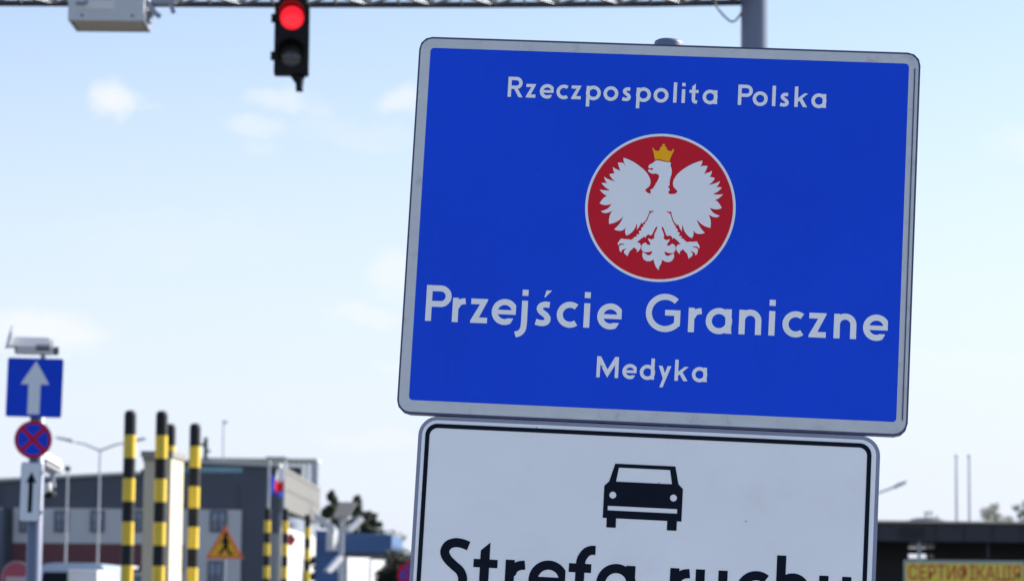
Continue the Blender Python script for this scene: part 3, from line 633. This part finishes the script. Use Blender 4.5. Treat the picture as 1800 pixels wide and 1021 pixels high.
# ------------------------------------------------------------------ street lamps
def street_lamp(px, ptop, Y, arms, label, r=.07, group=None):
    b_ = at(px, ptop, Y); t_ = thing('street_lamp', label, 'street lamp', (b_.x, Y, 0), 0, group)
    H = b_.z
    p_ = MB(); p_.tube([(0, 0, 0), (0, 0, H)], [r * 1.4, r], 10); p_.build('pole', m_lamp, t_)
    for dx, dz_ in arms:
        a_ = MB(); a_.tube([(0, 0, H - .03), (dx * .6, 0, H + dz_ * .72), (dx, 0, H + dz_)], [.042, .036, .032], 8); arm = a_.build('arm', m_lamp, t_)
        l_ = MB(); s_ = 1 if dx > 0 else -1
        l_.prism([(dx, H + dz_ - .05), (dx + s_ * .75, H + dz_ + .13), (dx + s_ * .72, H + dz_ + .2), (dx + s_ * .1, H + dz_ + .1)], -.11, .11, plane='XZ'); l_.build('lamp_head', m_lamp, arm)
    return t_
street_lamp(176, 790, 110, [(-.95, .28), (1.0, .28)], 'double armed street lamp in front of the office building, left of the striped posts', .036)
b_ = at(119, 824, 112); t_ = thing('street_lamp', 'slim lamp post with one small round head near the left sign post', 'street lamp', (b_.x, 112, 0))
p = MB(); p.tube([(0, 0, 0), (0, 0, b_.z)], [.055, .035], 8); p.build('pole', m_lamp, t_)
p = MB(); p.lathe([(0, b_.z - .1), (.12, b_.z - .05), (.14, b_.z + .05), (.08, b_.z + .12), (0, b_.z + .13)], n=12); p.build('lamp_head', m_frame, t_)
b_ = at(1510, 892, 70); t_ = thing('street_lamp', 'street lamp arm reaching out right of the white sign against the sky', 'street lamp', (b_.x, 70, 0))
p = MB(); p.tube([(0, 0, 0), (0, 0, at(1510, 880, 70).z)], [.09, .06], 10); p.build('pole', m_lamp, t_)
L_ = [at(x, y, 70) - Vector((b_.x, 70, 0)) for x, y in ((1510, 880), (1530, 871), (1552, 863), (1574, 855))]
p = MB(); p.tube(L_, .024, 8); arm = p.build('arm', m_lamp, t_)
p = MB(); e_ = L_[-1]; p.prism([(e_.x - .02, e_.z - .05), (e_.x + .24, e_.z + .07), (e_.x + .26, e_.z + .15), (e_.x + .1, e_.z + .1), (e_.x - .02, e_.z + .04)], -.09, .09, plane='XZ'); p.build('lamp_head', m_lamp, arm)

# ------------------------------------------------------------------ flags
FY = 104.0
def flagpole(px, ptop, Y, label, r=.06, group=None, mt=None):
    mt = mt or m_lamp
    b_ = at(px, ptop, Y); t_ = thing('flagpole', label, 'flagpole', (b_.x, Y, 0), 0, group)
    p_ = MB(); p_.tube([(0, 0, 0), (0, 0, b_.z)], [r * 1.3, r * .7], 10); p_.build('pole', mt, t_)
    p_ = MB(); p_.lathe([(0, b_.z - .02), (r * 1.1, b_.z + .02), (r * 1.1, b_.z + .08), (0, b_.z + .12)], n=10); p_.build('finial', m_lamp, t_)
    return b_.x
fp1 = flagpole(473, 817, FY, 'slim pale flagpole carrying the blue flag, before the dark end of the office building')
fp2 = flagpole(500.5, 816, FY - .5, 'slim pale flagpole carrying the white and red flag at the building corner')
def flag(name, label, cols, top, bot, mats, split=None):
    """drooping cloth: top and bottom edge given as point lists (x, z), folds in depth"""
    n = len(top); m_ = 10; p_ = MB(); vs = []
    for j in range(m_ + 1):
        f_ = j / m_
        for i in range(n):
            a, c_ = top[i], bot[i]; x, z = a[0] + (c_[0] - a[0]) * f_, a[1] + (c_[1] - a[1]) * f_
            vs.append((x, .16 * math.sin(i * 1.9 + f_ * 1.2) * (i / (n - 1)) ** .5, z))
    k0 = len(p_.v); p_.v += vs
    for j in range(m_):
        for i in range(n - 1):
            p_.f.append([k0 + j * n + i, k0 + j * n + i + 1, k0 + (j + 1) * n + i + 1, k0 + (j + 1) * n + i]); p_.mi.append(0 if split is None or (j + .5) / m_ < split else 1); p_.sm.append(True)
    return p_
def fpts(L, x0, Y): return [(at(a, c_, Y).x - x0, at(a, c_, Y).z) for a, c_ in L]
f_ = flag('', '', 0, fpts([(474, 832), (477, 834), (481, 840), (485, 848), (489, 858), (493, 864), (498, 868)], fp1, FY), fpts([(474, 868), (477, 868), (481, 868), (485, 869), (489, 873), (493, 874), (499, 871)], fp1, FY), [])
def cloth(name, col):
    m = mat(name, col, .8, var=.15, vscale=3); t = NT(m.node_tree); p = t.n['Principled BSDF']
    tr = t.node('ShaderNodeBsdfTranslucent'); tr.inputs[0].default_value = (*col, 1); mx = t.node('ShaderNodeMixShader'); mx.inputs[0].default_value = .5
    o_ = [n for n in t.n if n.type == 'OUTPUT_MATERIAL'][0]; t.l.new(p.outputs[0], mx.inputs[1]); t.l.new(tr.outputs[0], mx.inputs[2]); t.l.new(mx.outputs[0], o_.inputs[0]); return m
o = f_.build('flag', cloth('flag_blue', (.04, .11, .62)), None, loc=(fp1 + .05, FY - .1, 0)); tag(o, 'plain blue flag drooping from the left flagpole at the office building', 'flag')
f_ = flag('', '', 0, fpts([(500, 819), (497.5, 820), (494.5, 821), (491.5, 823), (489, 825)], fp2, FY - .5), fpts([(499, 861), (497, 864), (493, 866), (488, 865), (484, 857)], fp2, FY - .5), [], None)
f_.mi = [0 if q < 4 * 5.6 else 1 for q in range(len(f_.mi))]
o = f_.build('flag', [cloth('flag_white', (.95, .95, .95)), cloth('flag_red', (.75, .03, .04))], None, loc=(fp2 - .03, FY - .6, 0)); tag(o, 'white over red flag drooping from the right flagpole at the office building', 'flag')

# ------------------------------------------------------------------ further small signs
def road_sign(name, label, px, py, Y, cat='sign', rp=.035):
    c_ = at(px, py, Y); t_ = thing(name, label, cat, (c_.x, Y, 0))
    return t_, c_.z
# orange triangle
t_, z_ = road_sign('warning_sign', 'orange and yellow triangular warning sign with a dark walking figure', 395, 960, 70)
a = .455
ht = a * math.sqrt(3); zb_ = at(395, 981, 70).z
tri = lambda s_, o_: [(s_ * a * 1.0 * -1, zb_ + ht * (1 - s_) / 3), (s_ * a, zb_ + ht * (1 - s_) / 3), (0, zb_ + ht * (1 - s_) / 3 + s_ * ht)]
p = MB(); p.tube([(0, .06, 0), (0, .06, zb_ + .6)], .035, 10); p.build('pole', m_galv, t_)
p = MB(); p.prism(tri(1, 0), -.003, .025, plane='XZ'); p.build('panel', m_orange, t_, bevel=.004)
MX = Matrix.Rotation(R(90), 4, 'X')
p = MB(); p.sheet([tri(.80, 0)], .005); p.build('face', m_amber, t_, M=MX)
p = MB(); h0 = zb_ + .10
fig = [circle(.015, h0 + .475, .05, 12), [(-.035, h0 + .43), (.06, h0 + .43), (.075, h0 + .22), (.0, h0 + .16), (-.04, h0 + .24)], [(.0, h0 + .22), (.07, h0 + .22), (.155, h0 - .02), (.10, h0 - .02)], [(.0, h0 + .24), (.05, h0 + .17), (-.10, h0 - .02), (-.15, h0 + .0)],
       [(.05, h0 + .40), (.12, h0 + .27), (.10, h0 + .25), (.04, h0 + .34)], [(-.02, h0 + .40), (-.11, h0 + .28), (-.09, h0 + .26), (.0, h0 + .36)], [(.10, h0 + .0), (.22, h0 + .0), (.20, h0 + .05), (.12, h0 + .03)]]
p.sheet(fig, .008); p.build('figure', m_black, t_, M=MX)
# red no-entry disc at the lower left
t_, z_ = road_sign('no_entry_sign', 'round red no entry sign low behind the left sign post', 29, 1013, 62)
p = MB(); p.tube([(0, .06, 0), (0, .06, z_ + .25)], .035, 10); p.build('pole', m_galv, t_)
p = MB(); p.prism([(x, z + z_) for x, z in circle(0, 0, .33, 32)], -.003, .025, plane='XZ'); p.build('panel', mat('faded_white_film', (.55, .45, .47), .5), t_)
p = MB(); p.sheet([[(x, z + z_) for x, z in circle(0, 0, .312, 40)]], .005); p.build('face', mat('faded_red_film', (.42, .085, .12), .5, var=.2, vscale=8, spec=.3), t_, M=MX)
p = MB(); p.sheet([[(-.22, z_ - .11), (.22, z_ - .11), (.22, z_ + .0), (-.22, z_ + .0)]], .008); p.build('bar', mat('faded_white_film', (.5, .4, .42), .5), t_, M=MX)
# no stopping disc, half hidden by the white sign
t_, z_ = road_sign('no_stopping_sign', 'round blue and red sign before the dark bush, half hidden by the white sign', 722, 1010, 60)
p = MB(); p.tube([(0, .06, 0), (0, .06, z_ + .25)], .035, 10); p.build('pole', m_galv, t_)
p = MB(); p.prism([(x, z + z_) for x, z in circle(0, 0, .285, 32)], -.003, .025, plane='XZ'); p.build('panel', m_edge, t_)
p = MB(); p.sheet([[(x, z + z_) for x, z in circle(0, 0, .28, 40)]], .005); p.build('face', mat('violet_blue_film', (.06, .05, .42), .5), t_, M=MX)
q = .25
p = MB(); p.sheet([[(x, z + z_) for x, z in g_] for g_ in ribbon(arc(0, 0, q, 0, 360, 40), .06)] + [[(c_ * math.cos(R(a_)) - d_ * math.sin(R(a_)), z_ + c_ * math.sin(R(a_)) + d_ * math.cos(R(a_))) for c_, d_ in ((-q, -.03), (q, -.03), (q, .03), (-q, .03))] for a_ in (45, 135)], .008)
p.build('symbol', m_red, t_, M=MX)
# red lozenge before the white side wall
t_, z_ = road_sign('lozenge_sign', 'small red lozenge sign before the bright white side wall of the office building', 513, 948, 100)
p = MB(); p.tube([(-.18, .06, 0), (-.18, .06, z_ + .2)], .03, 8); p.build('pole', m_galv, t_)
p = MB(); p.prism([(-.2, z_ - .05), (-.03, z_ - .25), (.15, z_), (-.03, z_ + .25), (-.2, z_ + .05)], 0, .025, plane='XZ'); p.build('panel', mat('plain_red', (.62, .03, .05), .5), t_, bevel=.004)

# ------------------------------------------------------------------ blue building and white fittings in the middle
KY = 128.0
def kx(px, Y=KY): return at(px, 950, Y).x
def kz(px, py, Y=KY): return at(px, py, Y).z
bb = thing('blue_building', 'low building with a blue metal fascia and white walls beside the conifers', 'building', (kx(620), KY, 0)); kO = kx(620)
p = MB(); p.box(kx(596) - kO, kx(690) - kO, -.4, 12, kz(640, 972), kz(640, 938)); p.build('fascia', m_bblue, bb, bevel=.05)
p = MB(); p.box(kx(598) - kO, kx(690) - kO, .3, 11.6, 0, kz(640, 972) - .004); p.build('wall', mat('bluish_grey_render', (.30, .31, .34), .8), bb)  # even bluish grey render below the fascia
p = MB(); p.box(kx(555) - kO, kx(594) - kO, -.2, 10, 0, kz(570, 932)); p.build('wing', mat('blue_panels', (.06, .13, .30), .6, var=.15, vscale=.8), bb)
p = MB(); p.box(kx(646) - kO + .02, kx(649) - kO - .02, .1, .29, 0, kz(640, 978)); p.build('column', m_frame, bb)
p = MB(); q0, q1 = at(553, 906, KY - 1) - Vector((kO, KY, 0)), at(590, 931, KY - 1) - Vector((kO, KY, 0)); p.prism([(q0.x, q0.z - .16), (q1.x, q1.z - .2), (q1.x, q1.z + .16), (q0.x, q0.z + .16)], -1.6, -.9, plane='XZ'); p.build('canopy', m_camw, bb)
p = MB(); p.box(-.16, .16, -.2, .2, kz(585, 968), kz(585, 930)); p.build('white_pier', m_camw, bb, M=Matrix.Translation((kx(585) - kO, -.6, 0)) @ Matrix.Rotation(R(52), 4, 'Z'))
for px0, wd, lab in ((611, 1.42, 'white panel added to catch the sun under the blue fascia, the left of two'), (652, 1.5, 'white panel added to catch the sun partly behind the dark bush, right of two')):
    c0 = at(px0, 1000, 112); zz = at(px0, 979 + (px0 - 611) * .1, 112).z
    t_ = thing('sun_catch_panel', lab, 'board', (c0.x, 112, 0), R(55))  # added panel, angled into the sun to stand in for sunlit white walls
    p = MB(); p.box(0, wd, 0, .06, 1.9, zz); p.build('panel', mat('sun_catch_white', (.8, .8, .8), .5, var=.04), t_, bevel=.01)
    p = MB(); p.box(-.03, 0, -.01, .07, 1.88, zz + .03); p.build('edge', m_lightgrey, t_)
    for x_ in (.1, wd - .14): p = MB(); p.box(x_, x_ + .06, .062, .12, 0, zz - .1); p.build('leg', m_galv, t_)
# floodlight mast with flat panel
NY = 80.0
t_ = thing('lamp_mast', 'pale square mast with a flat grey panel on top, before the conifers', 'mast', (at(600, 950, NY).x, NY, 0)); mo = Vector((at(600, 950, NY).x, NY, 0))
zt_ = at(600, 908, NY).z
p = MB(); p.box(-.07, .07, -.07, .07, 0, zt_); p.build('pole', m_lamp, t_, bevel=.01)
p = MB(); A_ = [at(x, y, NY) - mo for x, y in ((586, 911), (613, 911), (626, 884), (594, 884))]
n_ = 4; vs = [(v.x, v.y + (0 if i < 2 else .55) - .2, v.z) for i, v in enumerate(A_)]; vs2 = [(x, y + .05, z + .05) for x, y, z in vs]
p.add(vs + vs2, [(0, 1, 2, 3), (7, 6, 5, 4), (0, 4, 5, 1), (1, 5, 6, 2), (2, 6, 7, 3), (3, 7, 4, 0)]); p.build('panel', mat('panel_back', (.17, .17, .16), .6), t_)
cctv('security_camera', 'white tilted camera housing beside the flat panel before the conifers', at(627, 919, NY), R(-50), -40, .62)
cctv('security_camera', 'white tilted camera housing lower on the mast before the blue building', at(590, 989, NY - 2), R(-42), -40, .66)

# ------------------------------------------------------------------ trees
rng = random.Random(7)
def leafcards(mb, centers, size, count, flat=.6, mi=(0, 1)):
    for _ in range(count):
        c_, rad = rng.choice(centers)
        v = Vector((rng.gauss(0, 1), rng.gauss(0, 1), rng.gauss(0, 1))).normalized() * rad * rng.random() ** .45
        v.z *= flat; pnt = Vector(c_) + v
        a = Vector((rng.uniform(-1, 1), rng.uniform(-1, 1), rng.uniform(-1, 1))).normalized(); b_ = a.orthogonal().normalized()
        s_ = size * rng.uniform(.5, 1.3)
        mb.add([pnt - a * s_, pnt + b_ * s_ * .45, pnt + a * s_, pnt - b_ * s_ * .45], [(0, 1, 2, 3)], rng.choice(mi))
def conifer(px, ptop, Y, width, label, n=2600):
    tp = at(px, ptop, Y); H = tp.z; t_ = thing('conifer_tree', label, 'tree', (tp.x, Y, 0), 0, 'conifers behind the blue building')
    p_ = MB(); p_.tube([(0, 0, 0), (.1, 0, H * .5), (0, 0, H * .97)], [.22, .13, .03], 8)
    c_ = MB(); cen = []
    for i in range(int(H * 13)):
        z = .8 + (H - .9) * (i + rng.uniform(-2, 2)) / int(H * 13); z = min(max(z, .6), H - .05)
        rad = width * (1 - (z / H) ** 1.2) * rng.choice((.55, .8, 1, 1.1)) + .08
        a = rng.uniform(0, 6.28); ln = rad * rng.uniform(.7, 1.1)
        e = Vector((math.cos(a) * ln, math.sin(a) * ln, z - ln * rng.uniform(.0, .3))); p_.tube([(0, 0, z), e], [.03, .01], 4)
        for f in (.3, .55, .8, 1.0): cen.append((Vector((0, 0, z)).lerp(e, f), .13 + .16 * rad * (1.1 - f)))
    leafcards(c_, cen, .16, n, .7, (0, 0, 1))
    p_.build('trunk', m_bark, t_); c_.build('crown', m_conif, t_)
conifer(585, 861, 170, 2.7, 'narrow dark conifer rising left of the grey mast panel', 12000)
conifer(628, 868, 172, 2.0, 'thin pointed conifer rising just right of the grey mast panel', 9000)
conifer(650, 896, 168, 3.6, 'broader conifer with a rounded top, right of the thin pointed one', 15000)
def broad(name, label, px, ptop, Y, rad, n, size, mats, group=None, zc=.62, blobs=14, spread=.75, flat=.8):
    tp = at(px, ptop, Y); H = tp.z; t_ = thing(name, label, 'tree' if name != 'bush' else 'bush', (tp.x, Y, 0), 0, group)
    p_ = MB(); p_.tube([(0, 0, 0), (.08, .05, H * .3), (0, 0, H * .55)], [.06 * H ** .7, .045 * H ** .7, .02 * H ** .7], 8)
    cen = []
    for k_ in range(blobs):
        a = rng.uniform(0, 6.28); rr = rad * spread * rng.random() ** .5
        z = H * zc + (H * (1 - zc) - rad * .25) * rng.uniform(-1, .95) * math.sqrt(max(.05, 1 - (rr / rad) ** 2))
        cpt = Vector((math.cos(a) * rr, math.sin(a) * rr, z)); cen.append((cpt, rad * rng.uniform(.2, .4)))
        p_.tube([(0, 0, H * rng.uniform(.25, .5)), cpt.lerp(Vector((0, 0, H * .4)), .4), cpt], [.025 * H ** .6, .015 * H ** .6, .006 * H ** .6], 5)
    c_ = MB(); leafcards(c_, cen, size, n, flat, (0, 0, 1)); p_.build('trunk', m_bark, t_); c_.build('crown', mats, t_)
broad('bush', 'large dark evergreen bush beside the left edge of the white sign', 727, 936, 92, 1.12, 26000, .075, [m_leaf[0], m_leaf[0]], zc=.46, blobs=90, spread=.92, flat=1)
broad('bush', 'low dark shrub sloping down behind the blue building', 672, 925, 150, 1.6, 2600, .12, m_leaf, zc=.55, blobs=16)
broad('bare_tree', 'pale budding tree above the canopy, right of the two flagpoles', 1756, 878, 150, 1.05, 900, .10, m_twig, 'pale trees beyond the canopy', zc=.80, blobs=13)
broad('bare_tree', 'pale budding tree at the right edge, its crown cut by the frame', 1808, 868, 140, 1.0, 700, .10, m_twig, 'pale trees beyond the canopy', zc=.80, blobs=12)
broad('bare_tree', 'small low pale tree between two taller pale trees above the canopy', 1782, 900, 155, .8, 420, .10, m_twig, 'pale trees beyond the canopy', zc=.86, blobs=9)
broad('bare_tree', 'thin pale sapling top above the dark canopy, left of the flagpoles', 1634, 890, 150, .5, 130, .08, m_twig, 'pale trees beyond the canopy', zc=.88, blobs=6)
broad('bare_tree', 'pale tree top peeping out beside the white sign above the canopy', 1550, 900, 150, .6, 300, .09, m_twig, 'pale trees beyond the canopy', zc=.86, blobs=8)
broad('bare_tree', 'thin pale tree behind the shrub, by the left edge of the white sign', 692, 905, 160, .9, 300, .09, m_twig, 'pale trees beyond the canopy', zc=.75, blobs=10)

# ------------------------------------------------------------------ canopy at the right, its banner and the flagpoles beyond
QY = 78.0
def qx(px, Y=QY): return at(px, 950, Y).x
def qz(px, py, Y=QY): return at(px, py, Y).z
cb = thing('market_canopy', 'long low dark canopy building with deep fascia right of the white sign', 'building', (qx(1640), QY, 0)); qO = qx(1640)
xa, xb = qx(1340) - qO, qx(2250) - qO
p = MB(); p.box(xa, xb, 0, 9, qz(1640, 951), qz(1640, 919)); p.build('fascia', m_fasc, cb)
p = MB(); p.box(xa - .1, xb + .1, -.12, 9.1, qz(1640, 919) + .003, qz(1640, 919) + .06); p.build('roof_edge', mat('roof_edge', (.55, .46, .36), .6), cb)  # cream rim with its sunlit highlight put into the colour
wa, wb = qx(1624) - qO, qx(1672) - qO; za, zb2 = qz(1650, 981, QY + 3), qz(1650, 952.5, QY + 3)
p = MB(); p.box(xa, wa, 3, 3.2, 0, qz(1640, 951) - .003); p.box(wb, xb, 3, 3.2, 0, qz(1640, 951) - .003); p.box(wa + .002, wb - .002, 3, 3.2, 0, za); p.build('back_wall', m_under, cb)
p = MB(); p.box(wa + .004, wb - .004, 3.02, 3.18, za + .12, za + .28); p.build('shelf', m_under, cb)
p = MB(); p.box(qx(1616) - qO, qx(1621) - qO, .3, .4, 0, qz(1640, 951) - .003); p.build('post', m_lamp, cb)
p = MB(); p.box(qx(1738) - qO, qx(1742) - qO, .3, .4, 0, qz(1640, 951) - .003); p.build('post', m_fasc, cb)
for i in range(18):
    xx = xa + (xb - xa) * i / 18; p = MB(); p.box(xx, xx + .03, -.02, -.002, qz(1640, 951) + .02, qz(1640, 919) - .02); p.build('panel_joint', m_under, cb)
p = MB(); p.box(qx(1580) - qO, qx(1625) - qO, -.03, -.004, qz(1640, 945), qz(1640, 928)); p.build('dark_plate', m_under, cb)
p = MB(); p.lathe([(.62, qz(1640, 918) + .06), (.55, qz(1640, 914) + .06), (.34, qz(1640, 909) + .06), (0, qz(1640, 907) + .06)], (qx(1657) - qO, 3, 0), 20); p.build('roof_dome', m_frame, cb)
JY = 52.0
bn = thing('banner', 'yellow banner with red Cyrillic lettering in a grey frame under the dark canopy', 'banner', (at(1695, 1000, JY).x, JY, 0)); jk = JY / F
zt_ = at(1695, 984.5, JY).z; hw = 103 * jk
p = MB(); p.box(-hw - .03, hw + .03, -.02, .02, zt_ - 1.24, zt_); p.build('frame', mat('pale_green_frame', (.34, .42, .38), .5), bn, bevel=.006)
p = MB(); p.box(-hw, hw, -.026, -.0205, zt_ - 1.21, zt_ - .05); p.build('face', mat('banner_yellow', (.88, .68, .09), .6, var=.12, vscale=3, dirt=.3, dirtcol=(.45, .42, .2)), bn)
m_bt = mat('banner_red', (.60, .05, .035), .6)
def text(s_, parent, wd, size, z, m, y):
    cu = bpy.data.curves.new('lettering', 'FONT'); cu.body = s_; cu.size = 1; cu.align_x = 'CENTER'; cu.resolution_u = 4; cu.offset = .006
    o_ = bpy.data.objects.new('tmp', cu); COL.objects.link(o_)
    bpy.context.view_layer.update(); dg = bpy.context.evaluated_depsgraph_get()
    me = bpy.data.meshes.new_from_object(o_.evaluated_get(dg)); bpy.data.objects.remove(o_)
    xs = [v.co.x for v in me.vertices]; ys = [v.co.y for v in me.vertices]
    sx = wd / (max(xs) - min(xs)); cx_ = (max(xs) + min(xs)) / 2
    for v in me.vertices: v.co = Vector(((v.co.x - cx_) * sx, y, v.co.y * size + z))
    me.materials.clear(); me.materials.append(m)
    q_ = bpy.data.objects.new('lettering', me); COL.objects.link(q_); q_.parent = parent; return q_
text('СЕРТИФІКАЦІЯ', bn, 2 * hw - .10, .36, zt_ - .345, m_bt, -.030)
text('АВТОМОБІЛІВ', bn, 2 * hw - .16, .36, zt_ - .71, m_bt, -.030)
for s_ in (-.7, .7):
    p = MB(); p.tube([(s_, .06, 0), (s_, .06, zt_ - .1)], .03, 8); p.build('leg', m_galv, bn)
flagpole(1681, 803, 105, 'bare flagpole beyond the canopy, the left one of two', .055, mt=m_camw)  # both poles coloured white to imitate their hazy, overexposed look
flagpole(1703.5, 803, 105, 'bare flagpole beyond the canopy, the right one of two', .055, mt=m_camw)

# ------------------------------------------------------------------ parked vehicle and booth peeping over the lower edge
VY = 74.0; vx = at(122, 1000, VY).x
vn = thing('parked_van', 'pale blue van whose roof just shows below the red cladding', 'van', (vx, VY, 0))
zt_ = at(122, 988, VY).z; hw = .92
prof = [(-hw, .35), (-hw, 1.15), (-hw * .93, zt_ - .25), (-hw * .8, zt_ - .04), (-hw * .5, zt_), (hw * .5, zt_), (hw * .8, zt_ - .04), (hw * .93, zt_ - .25), (hw, 1.15), (hw, .35)]
p = MB(); p.prism(prof, .5, 4.6, plane='XZ'); p.prism([(x, z if z < 1.2 else 1.15) for x, z in prof[:2]] + [(hw, 1.15), (hw, .35)], -.5, .498, plane='XZ'); p.build('body', mat('van_paint', (.38, .47, .60), .3, coat=.5), vn, bevel=.05)
p = MB(); p.add([(-hw * .9, -.1, 1.18), (hw * .9, -.1, 1.18), (hw * .80, .46, zt_ - .24), (-hw * .80, .46, zt_ - .24), (-hw * .9, .45, 1.16), (hw * .9, .45, 1.16)], [(0, 1, 2, 3), (0, 4, 5, 1), (1, 5, 2), (0, 3, 4)]); p.build('windscreen', m_blk, vn)
for sx in (-1, 1):
    for y in (.3, 3.6):
        p = MB(); p.lathe([(0, -.1), (.33, -.1), (.33, .1), (0, .1)], (sx * (hw - .1), y, .33), 20, axis='X'); p.build('wheel', m_blk, vn)
    p = MB(); p.box(sx * .62 - .15, sx * .62 + .15, -.52, -.49, .75, .95); p.build('headlight', m_camw, vn)
    p = MB(); p.box(sx * (hw + .12) - .09, sx * (hw + .12) + .09, .1, .18, 1.2, 1.5); p.build('mirror', m_blk, vn)
t_ = thing('control_booth', 'small pale control booth with a flat roof in front of the red cladding', 'booth', (at(190, 1000, 96).x, 96, 0)); zt_ = at(190, 993, 96).z
p = MB(); p.box(-.75, .55, 0, 2, 0, 1.0); p.box(-.75, .55, 0, 2, zt_ - .35, zt_ - .09)
for x_ in (-.75, .45): p.box(x_, x_ + .1, 0, 2, 1.001, zt_ - .351)
p.build('wall', mat('booth_blue_white', (.40, .44, .58), .6), t_)
p = MB(); p.box(-.64, .44, .03, .06, 1.0, zt_ - .352); p.build('window', m_glass, t_)
p = MB(); p.box(-.9, .7, -.2, 2.2, zt_ - .088, zt_); p.build('roof', m_lightgrey, t_)
t_ = thing('delivery_van', 'white box van just left of the striped posts at the bottom edge', 'van', (at(156, 1010, 70).x, 70, 0)); zt_ = at(156, 1001, 70).z
p = MB(); p.box(-.18, .18, 0, .4, .3, zt_)
p = MB(); p.box(-.55, .17, .3, 3, .5, zt_); p.build('cargo_box', m_camw, t_, bevel=.03)
p = MB(); p.box(-.5, .12, -.7, .295, .45, 1.5); p.build('cab', m_camw, t_, bevel=.06)
p = MB(); p.box(-.44, .06, -.715, -.70, 1.0, 1.4); p.build('windscreen', m_blk, t_)
for x_ in (-.5, .1):
    for y in (-.2, 2.3):
        p = MB(); p.lathe([(0, -.08), (.3, -.08), (.3, .08), (0, .08)], (x_, y, .3), 16, axis='X'); p.build('wheel', m_blk, t_)
